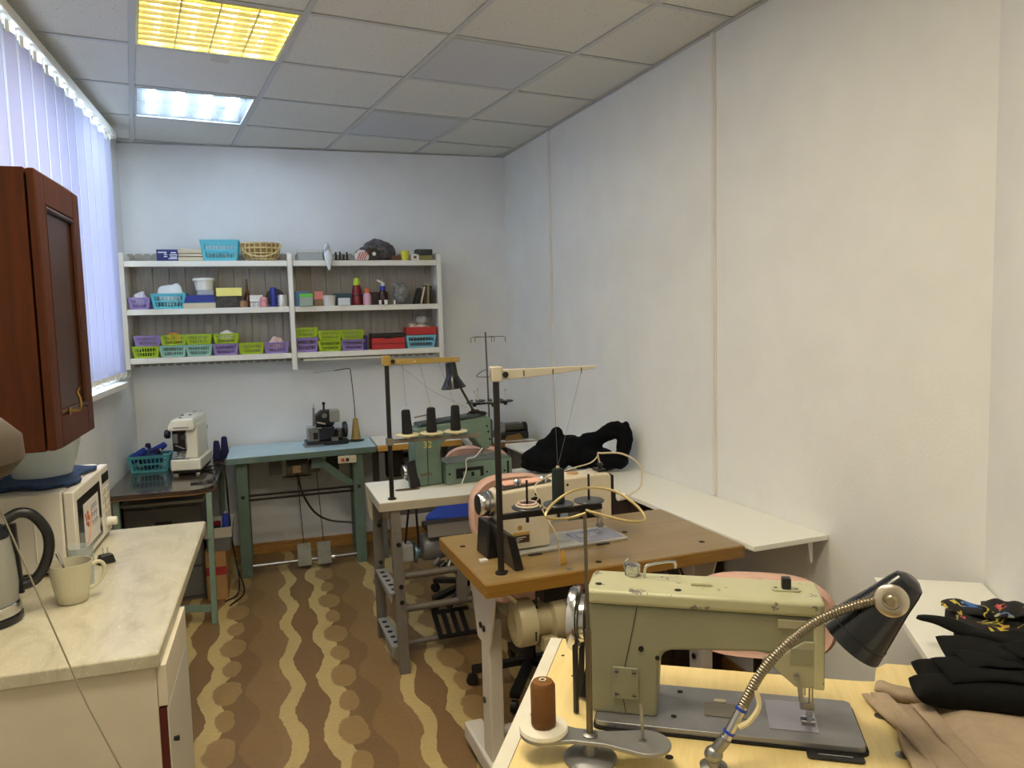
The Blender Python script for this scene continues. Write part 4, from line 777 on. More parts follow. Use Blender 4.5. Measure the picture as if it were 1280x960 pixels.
# ================================================================ tables in the right back corner
M['ywood'] = wood('yellow_pine_edge', (176, 128, 50), (206, 160, 78), (2, 18, 18)); M['whitetop'] = mat('white_laminate', (240, 239, 229), .35)
o = thing('white_corner_table', 'white table with a yellow wood edge behind the green machine', 'table'); MB().box(.612, 1.19, 5.06, 5.50, .742, .7815).build('tabletop', M['whitetop'], o, bevel=.002); MB().box(.612, 1.19, 5.052, 5.0595, .742, .781).build('front_edge', M['ywood'], o)
for x, y in ((.64, 5.10), (1.15, 5.10), (.64, 5.46), (1.15, 5.46)): rail((x, y, 0), (x, y, .742), .04, .04, 'leg', M['dgrey'], o)
MB().box(.68, .80, 5.18, 5.32, .53, .74).build('motor', M['blackm'], o, bevel=.02); MB().cyl((.80, 5.25, .63), (.95, 5.25, .63), .06, n=20).build('motor_body', M['cast'], o); rail((.66, 5.10, .3), (1.13, 5.10, .3), .03, .03, 'cross_bar', M['dgrey'], o)
o = thing('overlock_table', 'pale table with a brown edge in the far right corner', 'table'); MB().prism([(1.215, 4.86), (1.655, 4.80), (1.665, 5.0), (1.665, 5.49), (1.215, 5.49)], .742, .7805, 'XY').build('tabletop', mat('pale_grey_top', (206, 204, 196), .35), o, bevel=.002); MB().prism([(1.215, 4.853), (1.655, 4.793), (1.656, 4.7995), (1.215, 4.8595)], .742, .780, 'XY').build('front_edge', wood('brown_edge', (112, 78, 46), (140, 100, 60), (2, 18, 18)), o)
for x, y in ((1.25, 4.90), (1.61, 4.86), (1.25, 5.45), (1.61, 5.45)): rail((x, y, 0), (x, y, .742), .04, .04, 'leg', M['dgrey'], o)
o = thing('overlock_machine', 'green and black overlock machine half hidden behind the thread stand', 'sewing machine', (1.53, 4.97, .7815)); MB().box(-.12, .10, -.07, .09, 0, .05).build('base', M['cast'], o, bevel=.01); MB().box(-.06, .08, -.04, .08, .05, .10).build('body', mat('dark_olive', (70, 68, 60), .4), o, bevel=.02, seg=3); MB().box(-.11, -.06, -.05, .06, .05, .11).build('cover', M['steel'], o, bevel=.006); MB().lathe([(0, 0), (.045, 0), (.045, .022), (0, .024)], 20, (.085, .02, .06), 'X').build('handwheel', M['blackm'], o); MB().prism([(-.08, .0), (.06, -.02), (.03, .04), (-.06, .03)], -.10, -.075, 'XZ').build('chip_tray', mat('ochre_tray', (120, 92, 40), .5), o)
o = thing('thread_stand', 'tall five spool thread stand with white spindles in the corner', 'thread stand', (1.42, 5.15, .7815)); MB().lathe([(.04, 0), (.04, .008), (.012, .012), (.012, .03), (0, .03)], 16).build('foot', M['blackm'], o); MB().cyl((0, 0, .01), (-.012, 0, .735), .006, n=10).build('pole', mat('grey_rod', (110, 108, 104), .35, .8), o)
for k, (x, y) in enumerate(((-.115, -.03), (.004, -.10), (.115, -.02), (-.06, .09), (.07, .09))):
    d = MB().lathe([(.012, .236), (.055, .238), (.058, .244), (.055, .247), (0, .247)], 22, (x, y, 0)).build('spool_plate', M['black'], o); MB().lathe([(.014, .215), (.014, .238)], 10, (x, y, 0)).build('nut', M['black'], d); MB().lathe([(.010, .247), (.008, .30), (.006, .31), (0, .31)], 12, (x, y, 0)).build('spindle', M['white'], d); MB().cyl((x, y, .30), (x, y, .33), .003, n=6).build('pin', M['steel'], d)
    MB().bar((0, 0, .23), (x, y, .23), .012, .01).build('arm', M['blackm'], o); MB().tube([(-.012, 0, .70), (x * .98, y, .702), (x * 1.1, y, .695), (x * 1.1, y, .665)], .0026, 6).build('guide_arm', MATS['grey_rod'], o)
MB().tube(smooth_path([(-.008, 0, .47), (-.05, -.03, .462), (-.10, -.06, .432), (-.06, -.08, .425), (.05, -.07, .43), (.09, -.04, .455), (.02, 0, .468)]), .003, 6).build('guide_ring', MATS['grey_rod'], o); MB().tube(smooth_path([(0, 0, .17), (-.06, -.05, .15), (-.11, -.05, .155), (-.12, -.02, .165)]), .003, 6).build('lower_guide', MATS['grey_rod'], o)

# ================================================================ shared machine pieces
def screw(p, c, r, axis, parent, m=None): return MB().lathe([(r, 0), (r * .9, r * .25), (0, r * .3)], 12, c, axis).build(p, m or M['steel'], parent)
def needle_set(o, x, y, z0, zb):
    MB().cyl((x, y, z0 + .055), (x, y, zb), .0042, n=10).build('needle_bar', M['chrome'], o); MB().cyl((x + .014, y, z0 + .03), (x + .014, y, zb), .0045, n=10).build('presser_bar', M['chrome'], o)
    MB().box(x - .006, x + .02, y - .006, y + .006, z0 + .026, z0 + .04).build('needle_clamp', M['steel'], o, bevel=.001); b = MB(); b.box(x - .004, x + .022, y - .012, y - .006, z0 + .001, z0 + .006); b.box(x - .004, x + .022, y + .006, y + .012, z0 + .001, z0 + .006); b.bar((x + .012, y, z0 + .028), (x + .010, y, z0 + .004), .01, .02); b.build('presser_foot', M['chrome'], o, bevel=.001)
    MB().tube([(x - .012, y - .012, z0 + .085), (x - .008, y - .014, z0 + .05), (x - .002, y - .012, z0 + .035)], .0022, 6).build('thread_lever', M['steel'], o)

# ================================================================ grey-white table with the green machine
M['edgew'] = mat('table_edge_cream', (170, 162, 142), .5, var=.08); M['gmetal'] = mat('taupe_steel', (118, 112, 104), .45, .3, var=.12, vscale=9, wear=(88, 80, 70), wscale=34, wat=.66)
o = thing('white_machine_table', 'white topped industrial table with perforated steel legs', 'table', (.410, 3.43, 0), math.radians(1.5))
MB().box(0, 1.02, 0, .48, .738, .7785).build('tabletop', M['edgew'], o, bevel=.003); MB().box(.003, 1.017, .003, .477, .7788, .7815).build('top_sheet', M['whitetop'], o)
for k, y in enumerate((-.005, .35)):
    b = MB(); x = .075 - .03 * k; b.bar((x, y - .09 * (k == 0), 0), (x, y + .02, .738), .045, .007, (0, 1, 0)); b.bar((x - .02, y + .02 - .09 * (k == 0), 0), (x - .02, y + .04, .738), .007, .04, (0, 1, 0)); b.build('leg', M['gmetal'], o, bevel=.001)
    for z in (.59, .40, .33): MB().lathe([(.011, -.006), (.011, 0), (0, 0)], 10, (x, y - .018 - .09 * (k == 0) * (1 - z / .738), z), 'Y').build('bolt', M['black'], o)
for z in (.105, .36):
    p = MB().bar((.055, -.03, z), (.045, .34, z), .055, .006).build('perforated_brace', mat('brace_grey', (150, 150, 148), .45, .3), o)
    for k in range(5): MB().cyl((.055 - .003 * k, .02 + .065 * k, z - .001), (.055 - .003 * k, .02 + .065 * k, z + .0045), .013, n=12).build('hole', M['dark'], p)
    MB().box(.03, .036, -.03, .34, z - .04, z).build('brace_flange', MATS['brace_grey'], o)
for z, x1 in ((.405, .44), (.245, .44)): MB().cyl((.09, .06, z), (x1, .07, z), .017, n=14).build('cross_tube', M['gmetal'], o)
MB().box(.37, .42, .05, .09, .245, .405).build('cross_plate', M['gmetal'], o, bevel=.004); MB().cyl((.10, .12, .05), (.56, .13, .05), .014, n=12).build('treadle_bar', M['gmetal'], o)
b = MB(); b.at((.36, .14, .11), 0, math.radians(25)); [b.box(-.09 + .045 * k, -.065 + .045 * k, -.09, .09, -.004, .004) for k in range(4)]; b.box(-.09, .10, -.09, -.07, -.004, .004); b.box(-.09, .10, .07, .09, -.004, .004); b.build('treadle', M['blackm'], o); MB().bar((.33, .10, .20), (.48, .18, .36), .03, .012).build('treadle_link', M['blackm'], o)
for x, y in ((.97, -.0), (.97, .40)): rail((x, y, 0), (x, y, .738), .045, .03, 'leg', M['gmetal'], o)
MB().lathe([(.0, 0), (.05, 0), (.052, .004), (.052, .012), (.03, .016), (.03, .03), (0, .03)], 24, (.185, .18, .475), 'X').build('pulley', mat('blue_pulley', (104, 128, 148), .3, .5), o)
MB().lathe([(.06, 0), (.068, .01), (.068, .10), (.05, .13), (0, .13)], 24, (.225, .18, .50), 'X').build('motor', mat('grey_motor', (122, 124, 126), .4, .3), o); MB().box(.10, .18, .14, .22, .44, .53).build('clutch_lever', mat('motor_white', (176, 178, 178), .4), o, bevel=.012); MB().box(.25, .50, .10, .28, .575, .60).build('motor_plate', M['blackm'], o); MB().box(.24, .51, .08, .095, .57, .63).build('guard_frame', MATS['brace_grey'], o)
for k in range(7): MB().cyl((.27 + .033 * k, .12 + .01 * (k % 2), .42 - .02 * (k % 3)), (.30 + .033 * k, .14, .44 - .02 * (k % 2)), .016, n=10).build('linkage', M['blackm'] if k % 2 else M['steel'], o)
MB().bar((.14, .17, .50), (.17, .16, .74), .010, .006).build('belt', M['black'], o); MB().bar((.21, .17, .50), (.20, .16, .74), .010, .006).build('belt', M['black'], o)
MB().frustum(.06, .42, .60, .735, .09, .07, .12, .09).build('cream_bin', M['cream'], o, bevel=.008)
# green machine
M['gm'] = mat('hammered_green', (108, 130, 116), .38, .1, var=.08, vscale=10, wear=(84, 100, 92), wscale=22, wat=.68)
o = thing('green_sewing_machine', 'old green industrial sewing machine marked 32', 'sewing machine', (.640, 3.665, .7822), math.radians(9))
MB().prism([(0, 0), (.135, 0), (.135, .11), (.126, .16), (.135, .20), (.16, .222), (.28, .232), (.315, .215), (.345, .175), (.36, .155), (.395, .155), (.412, .175), (.412, .315), (.39, .325), (.05, .30), (.0, .295), (-.006, .15)], .02, .145, 'XZ').build('arm', M['gm'], o, bevel=.012, seg=3)
MB().box(.137, .505, -.02, .16, .0, .105).build('bed', M['gm'], o, bevel=.006); MB().box(.14, .50, -.015, .155, .1055, .110).build('bed_plate', mat('bed_steel_green', (110, 124, 120), .3, .5), o, bevel=.002)
r_ = MB().box(.19, .34, -.0235, -.0195, .028, .078).build('recess', M['dark'], o); MB().box(.225, .32, -.028, -.0238, .022, .062).build('cover_plate', M['gm'], o, bevel=.003); MB().box(.27, .285, -.030, -.0282, .034, .055).build('latch', M['dark'], o)
MB().prism([(.02, .303), (.36, .327), (.355, .338), (.03, .315)], .03, .13, 'XZ').build('top_cover', mat('steel_blue_cover', (66, 80, 84), .35, .2), o, bevel=.004)
for x, z in ((.155, .055), (.36, .045), (.43, .075), (.46, .04), (.385, .275), (.392, .245), (.40, .205)): screw('screw', (x, -.0205 if x < .37 or x > .42 else .0195, z), .006, 'Y', o, M['dark'])
MB().box(.41, .421, -.0205, -.019, .03, .075).build('clamp_slot', M['dark'], o); MB().box(.475, .486, -.0215, -.019, .012, .09).build('hinge_slot', M['dark'], o)
MB().bar((.055, .0185, .005), (.055, .0185, .292), .0025, .002, (0, 1, 0)).build('casting_seam', M['dark'], o); MB().box(.015, .075, .016, .0195, .055, .064).build('brass_tag', mat('brown_tag', (104, 92, 70), .5), o)
text('painted_number', '32', .048, mat('yellow_paint', (214, 200, 110), .6), o, (.058, .0192, .208), (PI / 2, 0, 0))
b = MB().prism([(.412, .17), (.424, .18), (.424, .30), (.412, .31)], .03, .135, 'XZ'); b.build('face_plate', mat('dark_green_plate', (52, 66, 60), .35), o, bevel=.003)
needle_set(o, .375, .08, .108, .16)
MB().lathe([(0, -.012), (.045, -.012), (.048, -.006), (.048, .008), (.03, .012), (0, .012)], 24, (-.030, .075, .075), 'X').build('handwheel', M['black'], o); MB().lathe([(.030, -.03), (.033, -.026), (.033, -.013)], 20, (-.030, .075, .075), 'X').build('bobbin_winder', M['chrome'], o); MB().bar((-.012, .03, 0), (-.026, .05, .13), .05, .03, (0, 1, 0)).build('belt_guard', M['black'], o)
MB().lathe([(.008, .335), (.008, .36), (.011, .362), (.011, .375), (0, .378)], 10, (.24, .08, 0)).build('oil_cap', M['black'], o); MB().tube(smooth_path([(.30, .08, .335), (.32, .08, .348), (.36, .08, .350), (.385, .08, .34)]), .004, 6).build('top_lever', M['blackm'], o); MB().box(.365, .40, .05, .11, .326, .346).build('tension_post', M['black'], o, bevel=.006); MB().cyl((.02, .10, .34), (.11, .10, .352), .004, n=8).build('spool_pin', M['steel'], o)
MB().tube(smooth_path([(.365, .03, .165), (.30, -.01, .128), (.255, -.03, .128), (.235, -.045, .118), (.232, -.05, .07), (.20, -.06, .004)]), .0035, 6).build('white_cord', M['white'], o)
MB().prism([(x * 1.6, y) for x, y in rr(-.04, .04, -.03, .03, .029)], 0, .0008, 'XY')
tag(place(MB().prism(rr(-.062, .062, -.022, .022, .021), 0, .0015, 'XY').build('slot_cover', mat('brown_slot', (96, 84, 58), .6)), (.580, 3.66, .7818)), 'oval brown belt slot in the white table top', 'slot')
# desk lamp on the green machine
o = thing('desk_lamp', 'black flared desk lamp behind the green machine', 'lamp', (.9585, 3.796, 1.1215)); MB().lathe([(.018, 0), (.018, .008), (.010, .012), (.010, .022), (0, .022)], 18).build('base', M['black'], o); MB().tube([(.03, 0, .012), (.018, 0, .012), (.0, .0, .018), (-.068, .008, .152)], .0065, 8).build('arm', mat('bronze_arm', (70, 62, 50), .4, .5), o)
lm = mat('lamp_black_gloss', (28, 30, 36), .18); b = MB().at((-.10, .008, .172), 0, 0, math.radians(-6)); b.lathe([(.0, .10), (.026, .10), (.028, .085), (.031, .03), (.040, .01), (.066, -.035), (.064, -.036), (.038, .008), (.028, .03), (.0, .04)], 28); b.build('shade', lm, o)
# thread stand with three black cones
def stand(o, H, arm_pts, arm_m, bar_z, bar_x, n_pts=None, pole_m=None):
    MB().cyl((0, 0, 0), (0, 0, H), .0105, n=14).build('pole', pole_m or M['blackm'], o); MB().lathe([(.02, 0), (.02, .006), (.012, .008)], 16).build('flange', M['blackm'], o)
    MB().prism(arm_pts, -.014, .014, 'XZ').build('top_arm', arm_m, o, bevel=.002); MB().box(-.018, .018, -.018, .018, arm_pts[0][1] - .004, H + .008).build('clamp', arm_m, o, bevel=.004); MB().lathe([(.010, 0), (.008, .01), (0, .011)], 12, (.025, -.026, H - .018), 'Y').build('knob', M['blackm'], o)
o = thing('thread_stand', 'thread stand with an ochre arm and three black cones', 'thread stand', (.478, 3.485, .7822), math.radians(2)); stand(o, .662, [(-.02, .628), (.345, .628), (.345, .650), (-.02, .654)], mat('ochre_arm', (160, 134, 66), .4), .27, .4)
for x in (.05, .13, .22, .32): MB().cyl((x, -.0155, .640), (x, -.014, .640), .004, n=8).build('eyelet', M['chrome'], o)
MB().box(-.01, .44, -.012, .012, .262, .280).build('spool_bar', mat('grey_bar', (132, 126, 116), .4, .4), o, bevel=.002); MB().box(-.016, .016, -.016, .016, .255, .288).build('bar_clamp', MATS['grey_bar'], o, bevel=.003)
for k, x in enumerate((.084, .200, .317)):
    MB().lathe([(.006, .281), (.014, .283), (.014, .290), (.054, .294), (.057, .299), (.054, .302), (0, .302)], 28, (x, 0, 0)).build('spool_plate', mat('ivory_disc', (224, 214, 176), .4), o)
    cone(('leftmost', 'middle', 'rightmost')[k] + ' black thread cone on the ochre armed stand', o.location.x + x, 3.485 + .004 * k + .002, .7822 + .3024, M['blackt'], .115 + .003 * k, .0255, grp='black thread cones over the green machine', ry=(-.04, 0, 0)[k], top=.76)

for x, xe in ((.084, .05), (.200, .13), (.317, .22)): MB().tube([(x, 0, .425), (xe + .02, -.016, .635)], .0006, 4).build('thread', mat('thin_grey_thread', (110, 108, 108), .8), o)
MB().tube([(.05, -.016, .632), (.20, -.02, .50), (.39, .05, .40)], .0006, 4).build('thread', MATS['thin_grey_thread'], o)
# ================================================================ brown table with the cream machine
M['btop'] = wood('honey_laminate', (138, 114, 72), (154, 128, 84), (1.0, 9, 9), .28, 2.2, .1); M['bedge'] = wood('amber_edge', (134, 96, 32), (158, 116, 48), (1.0, 20, 20), .35, 2.2); M['legw'] = mat('white_steel_leg', (206, 200, 188), .42, .1, var=.06)
A3 = math.radians(3.0)
o = thing('brown_machine_table', 'brown wood laminate sewing table with white steel legs', 'table', (.585, 2.222, 0), A3)
MB().prism(rr(0, .975, 0, .575, .006, 2), .736, .7795, 'XY').build('tabletop', M['bedge'], o, bevel=.003); MB().prism(rr(.004, .971, .004, .571, .006, 2), .7798, .7812, 'XY').build('top_sheet', M['btop'], o)
for x, y in ((.10, .10), (.05, .42), (.42, .055), (.67, .33), (.86, .10), (.30, .03)): MB().lathe([(.011, .7815), (.011, .7822), (0, .7822)], 12, (x, y, 0)).build('hole_plug', M['dark'] if x != .30 else M['steel'], o)
def kleg(x, s):
    b = MB(); b.prism([(.06, .736), (.36, .736), (.27, .50), (.14, .50)], x - .004, x + .004, 'YZ'); b.box(x - .004, x + s * .02, .34, .346, .64, .736)
    l = b.build('leg_bracket', M['legw'], o, bevel=.004); MB().box(min(x, x + s * .05), max(x, x + s * .05), .16, .25, .09, .60).build('leg', M['legw'], o, bevel=.008)
    MB().box(x - .012, x + s * .062 if s > 0 else x + .012, -.06, .46, .03, .095).build('foot_bar', M['legw'], o, bevel=.010); MB().lathe([(.012, -.008), (.012, 0), (0, 0)], 12, (x + .02 * s, .46, .06), 'Y').build('end_bolt', M['black'], o)
    for y in (-.03, .42): MB().cyl((x + s * .025, y, 0), (x + s * .025, y, .032), .018, n=12).build('foot_pad', M['black'], o)
    for z, y in ((.56, .19), (.56, .225), (.30, .205)): MB().lathe([(.011, -.005), (.011, .0), (0, 0)], 10, (x - .005 * s, y, z), 'X').build('bolt', M['black'], o)
kleg(.055, 1); kleg(.90, 1)
MB().cyl((.11, .20, .18), (.90, .20, .18), .018, n=12).build('cross_tube', M['legw'], o)
b = MB().at((.30, .12, .14), 0, math.radians(14)); b.box(-.14, .14, -.11, .11, -.006, .006); b.build('treadle', mat('green_treadle', (36, 48, 36), .6), o, bevel=.004); b = MB().at((.30, .12, .148), 0, math.radians(14)); b.box(-.145, .145, -.116, -.108, -.004, .006); b.box(-.145, .145, .108, .116, -.004, .006); b.build('treadle_rim', M['chrome'], o)
MB().cyl((.30, .13, .155), (.33, .2, .50), .005, n=8).build('pull_rod', M['steel'], o); MB().bar((.075, .05, .735), (.112, .03, .70), .008, .012).build('knee_lever', M['chrome'], o)
mm = mat('beige_motor', (190, 178, 142), .4, var=.06)
MB().lathe([(0, 0), (.035, 0), (.04, -.004), (.074, .004), (.078, .012), (.078, .062), (.06, .07), (0, .07)], 32, (.118, .085, .605), 'X').build('motor_cover', mm, o); MB().lathe([(.05, 0), (.05, .05), (.066, .06), (.07, .075), (.07, .10), (.062, .104), (.066, .112), (.074, .118), (.074, .17), (.06, .18), (0, .18)], 32, (.188, .085, .605), 'X').build('motor', mm, o)
MB().box(.22, .34, .06, .13, .67, .736).build('motor_bracket', M['blackm'], o); MB().box(.205, .255, .03, .07, .51, .56).build('terminal', mm, o, bevel=.006); MB().tube(smooth_path([(.23, .04, .52), (.24, .03, .485), (.265, .04, .475), (.28, .06, .50)]), .010, 8).build('brake_lever', mm, o); MB().bar((.193, .06, .60), (.205, .09, .74), .008, .012).build('belt', M['black'], o); MB().box(.165, .169, .004, .007, .57, .60).build('slot', M['dark'], o)
MB().cyl((.80, .10, .50), (.83, .12, .736), .012, n=8).build('hanging_bracket', M['legw'], o); MB().tube(smooth_path([(.72, .03, .73), (.75, .02, .66), (.79, .03, .60), (.80, .05, .50)]), .005, 6).build('cable', M['black'], o); MB().tube(smooth_path([(.66, .03, .73), (.68, .02, .68), (.72, .03, .60)]), .005, 6).build('cable', MATS['grey_cable'], o)
tag(place(MB().lathe([(.010, 0), (.012, .004), (.010, .03), (.007, .034), (.006, .045), (0, .046)], 12).build('oil_nozzle', mat('amber_plastic', (196, 150, 60), .35)), (.884, 2.33, .7815)), 'small amber plastic nozzle standing on the brown table', 'nozzle')

M['cm'] = mat('cream_enamel', (214, 203, 180), .32, var=.03)
o = thing('cream_sewing_machine', 'cream industrial sewing machine on the brown table', 'sewing machine', (.742, 2.452, .7818), math.radians(5))
MB().prism(rr(0, .468, 0, .180, .008, 2), 0, .009, 'XY').build('bed', mat('bed_pale', (196, 194, 186), .3, .3), o, bevel=.002)
MB().prism([(-.022, .012), (.165, .012), (.165, .085), (.175, .105), (.19, .116), (.345, .128), (.372, .118), (.380, .075), (.418, .075), (.418, .242), (.40, .252), (.205, .252), (.19, .238), (-.03, .225), (-.036, .215), (-.036, .12), (-.022, .105)], .030, .130, 'XZ').build('arm', M['cm'], o, bevel=.011, seg=3)
MB().prism([(-.02, .2285), (.18, .241), (.18, .247), (-.01, .236)], .045, .115, 'XZ').build('top_recess', mat('charcoal_insert', (70, 68, 66), .4), o, bevel=.003); MB().box(-.0, .16, .05, .112, .2405, .2475).build('pink_pad', mat('pink_felt', (226, 178, 158), .85), o, bevel=.002)
for x in (.05, .15): MB().lathe([(.014, .238), (.014, .256), (.008, .262), (0, .262)], 14, (x, .055, 0)).build('thread_post', M['chrome'], o)
MB().lathe([(.022, .252), (.020, .258), (0, .259)], 18, (.28, .08, 0)).build('oil_window', mat('tan_cap', (176, 140, 90), .4), o); MB().prism([(.418, .09), (.430, .095), (.430, .238), (.418, .246)], .036, .124, 'XZ').build('face_plate', M['blackm'], o, bevel=.003)
MB().box(.375, .405, .05, .10, .253, .262).build('top_plate', M['blackm'], o); MB().lathe([(.008, .26), (.008, .272), (.012, .275), (.010, .284), (0, .286)], 12, (.39, .07, 0)).build('bobbin_post', M['black'], o)
MB().lathe([(.022, -.004), (.022, .001), (0, .001)], 18, (.105, .0285, .175), 'Y').build('cover_hole', M['dark'], o)
for x, z in ((.11, .205), (.30, .17), (.235, .225)): screw('screw', (x, .0295, z), .005, 'Y', o, M['dark'])
lp = MB().box(.018, .080, .0275, .0297, .038, .064).build('rating_label', mat('label_brown', (66, 44, 34), .5), o); MB().box(.018, .082, .0277, .0296, .067, .076).build('maker_name', mat('gold_print', (190, 150, 66), .4), o)
for k in range(3): MB().box(.024 + .004 * k, .040 + .013 * k, .0268, .0276, .042 + .007 * k, .045 + .007 * k).build('label_print', MATS['sticker_white'], lp)
MB().lathe([(.009, -.0004), (.009, .0006), (.006, .0006), (.006, -.0004)], 16, (.045, .029, .092), 'Y').build('emblem', MATS['gold_print'], o)
MB().prism(rr(.28, .455, .012, .150, .006, 2), .0092, .0105, 'XY').build('slide_plate', mat('lilac_plate', (176, 174, 196), .25, .5), o); MB().box(.30, .38, .07, .11, .0106, .0118).build('throat_plate', M['chrome'], o); needle_set(o, .388, .085, .0118, .08)
MB().lathe([(0, -.052), (.036, -.052), (.042, -.044), (.042, -.022), (.038, -.020), (.045, -.016), (.045, -.004), (.03, .0), (0, .0)], 28, (-.040, .08, .180), 'X').build('handwheel', M['chrome'], o); MB().lathe([(0, -.0535), (.034, -.0535), (.036, -.0525)], 24, (-.040, .08, .180), 'X').build('wheel_hub', M['black'], o)
b = MB(); b.prism([(-.085, .0), (-.03, .0), (-.024, .115), (-.075, .125)], .02, .13, 'XZ'); b.prism([(-.045, 0), (-.012, 0), (-.040, .115), (-.07, .125)], -.14, .018, 'XZ'); b.build('belt_cover', M['black'], o, bevel=.005)
MB().box(-.115, -.088, .0, .02, 0, .006).build('white_clip', M['white'], o); MB().prism([(-.03, -.001), (.02, -.001), (.02, -.014), (-.03, -.014)], 0, .003, 'XY')
for x in (.06, .33): MB().box(x, x + .05, -.014, -.002, 0, .003).build('hinge', M['black'], o)
MB().tube(smooth_path([(.40, .08, .262), (.372, .05, .32), (.385, .04, .325), (.46, .02, .318), (.52, .0, .27), (.515, -.01, .20), (.47, .0, .165)]), .0035, 7).build('lamp_cord', M['cream'], o); MB().lathe([(.015, 0), (.014, .028), (0, .03)], 14, (.435, .02, .160), 'X').build('cord_knob', M['white'], o)
o = thing('thread_stand', 'thread stand with a tapered white arm over the brown table', 'thread stand', (.661, 2.308, .7818), math.radians(1)); stand(o, .668, [(-.018, .632), (.10, .636), (.345, .655), (.345, .664), (-.018, .666)], mat('warm_white_arm', (190, 182, 164), .4), .19, .4)
for x in (.09, .19, .29): MB().bar((x, -.0145, .642), (x, -.0145, .660), .003, .001, (0, 1, 0)).build('thread_slot', M['dark'], o)
MB().box(.0, .36, -.010, .010, .178, .196).build('spool_bar', M['black'], o, bevel=.002)
for k, (x, m) in enumerate(((.095, 'blackm'), (.205, 'blackm'), (.315, 'blackm'))):
    MB().lathe([(.008, .196), (.012, .204), (.050, .207), (.052, .211), (.050, .213), (0, .213)], 26, (x, 0, 0)).build('spool_plate', mat('slate_disc', (62, 66, 74), .3), o); MB().cyl((x, 0, .213), (x, 0, .30 if k != 1 else .25), .004, n=8).build('spindle', M['black'], o); MB().cyl((x, 0, .16), (x, 0, .196), .006, n=8).build('stud', M['black'], o)
for xe in (.19, .29): MB().tube([(.205, 0, .335), (xe, -.015, .648)], .0006, 4).build('thread', MATS['thin_grey_thread'], o)
cone('dark green black thread cone on the white armed stand', .866, 2.3116, .7818 + .2135, mat('bottle_green_thread', (24, 34, 32), .9, bump=.5, bscale=300, stretch=(.2, .2, 6)), .118, .021, top=.92)
o2 = thing('thread_skein', 'cream and pink thread skein on the white armed stand', 'thread', (.756, 2.3096, .9955)); MB().tube([(.036 * math.cos(a * PI / 12), .036 * math.sin(a * PI / 12), .004) for a in range(24)], .004, 6, closed=True).build('coil', M['cream'], o2); MB().tube([(.030 * math.cos(a * PI / 12), .03 * math.sin(a * PI / 12), .011) for a in range(24)], .003, 6, closed=True).build('coil', MATS['pink_lace'], o2)
MB().tube(smooth_path([(.03, .0, .012), (.032, -.02, .03), (.028, .0, .062), (.06, .02, .078), (.13, .06, .086), (.22, .13, .085), (.31, .20, .082), (.345, .222, .095), (.352, .224, .106)]), .0025, 6).build('cord', M['cream'], o2); MB().tube(smooth_path([(.036, -.02, .006), (.05, -.04, -.03), (.08, -.05, -.09), (.10, -.02, -.15), (.11, .0, -.21)]), .0025, 6).build('cord_tail', M['cream'], o2)

# ================================================================ near table (turned with the angled end of the room)
NO = (.641, 1.791, 0)
def nl(u, v, z): return (NO[0] + u * UX - v * UY, NO[1] + u * UY + v * UX, z)
M['beech'] = wood('pale_beech_laminate', (226, 200, 132), (240, 218, 156), (9, 1.0, 9), .32, 2.6, 0)
o = thing('near_machine_table', 'pale beech sewing table with a white edge strip in the foreground', 'table', NO, ROT)
NOTCH = lambda a, c, e: [(a, -.70 + e), (c, -.70 + e), (c, -e), (.800, -e), (.772, -.03 - e), (.755, -.098 - e), (.72, -.103 - e), (.20, -.103 - e), (.15, -.09 - e), (.118, -.05 - e), (.105, -e), (a, -e)]
MB().prism(NOTCH(0, .884, 0), .738, .7785, 'XY').build('tabletop', M['edgew'], o, bevel=.003); MB().prism(NOTCH(.032, .882, .0025), .7788, .7808, 'XY').build('top_sheet', M['beech'], o); MB().box(.0015, .0305, -.698, -.002, .7788, .7812).build('edge_strip', mat('white_edge_strip', (224, 218, 202), .45, var=.06), o)
for u, v in ((.735, -.255), (.742, -.395)): MB().lathe([(.013, .781), (.013, .7818), (.009, .7818), (.008, .7812), (0, .7812)], 16, (u, v, 0)).build('eyelet', M['steel'], o)
for u, v, r in ((.23, -.465, .008), (.32, -.485, .008), (.05, -.10, .004), (.055, -.42, .004), (.115, -.25, .003), (.09, -.2, .003)): MB().lathe([(r, .781), (r, .7815), (0, .7815)], 10, (u, v, 0)).build('drill_hole', M['dark'], o)
for u, v in ((.10, -.08), (.80, -.08), (.10, -.62), (.80, -.62)): rail((u, v, 0), (u, v, .738), .05, .05, 'leg', M['gmetal'], o)
rail((.13, -.35, .3), (.77, -.35, .3), .03, .04, 'cross_bar', M['gmetal'], o); MB().box(.30, .5, -.30, -.14, .52, .73).build('motor', M['cast'], o, bevel=.03)
# grey-green machine
M['gg'] = mat('khaki_enamel', (140, 139, 116), .42, .05, var=.05, vscale=7, bump=.15, bscale=140); M['ggt'] = mat('khaki_enamel_light', (180, 178, 144), .35, 0, var=.05, vscale=6, wear=(112, 108, 100), wscale=30, wat=.635); M['bedg'] = mat('worn_grey_bed', (146, 146, 150), .35, .5, var=.12, vscale=16, wear=(98, 96, 96), wscale=40, wat=.68)
o = thing('khaki_sewing_machine', 'worn khaki grey industrial sewing machine in the foreground', 'sewing machine', nl(.170, -.412, .7815), ROT)
MB().prism(rr(0, .508, 0, .178, .012, 3), .004, .016, 'XY').build('bed', M['bedg'], o, bevel=.002); MB().prism(rr(-.004, .513, -.004, .182, .014, 3), 0, .0045, 'XY').build('bed_rim', M['dark'], o)
MB().prism([(-.014, .014), (.122, .014), (.128, .13), (.134, .150), (.152, .158), (.315, .168), (.345, .164), (.362, .150), (.380, .118), (.398, .106), (.432, .106), (.432, .246), (-.014, .246)], .034, .140, 'XZ').build('arm', M['gg'], o, bevel=.009, seg=3)
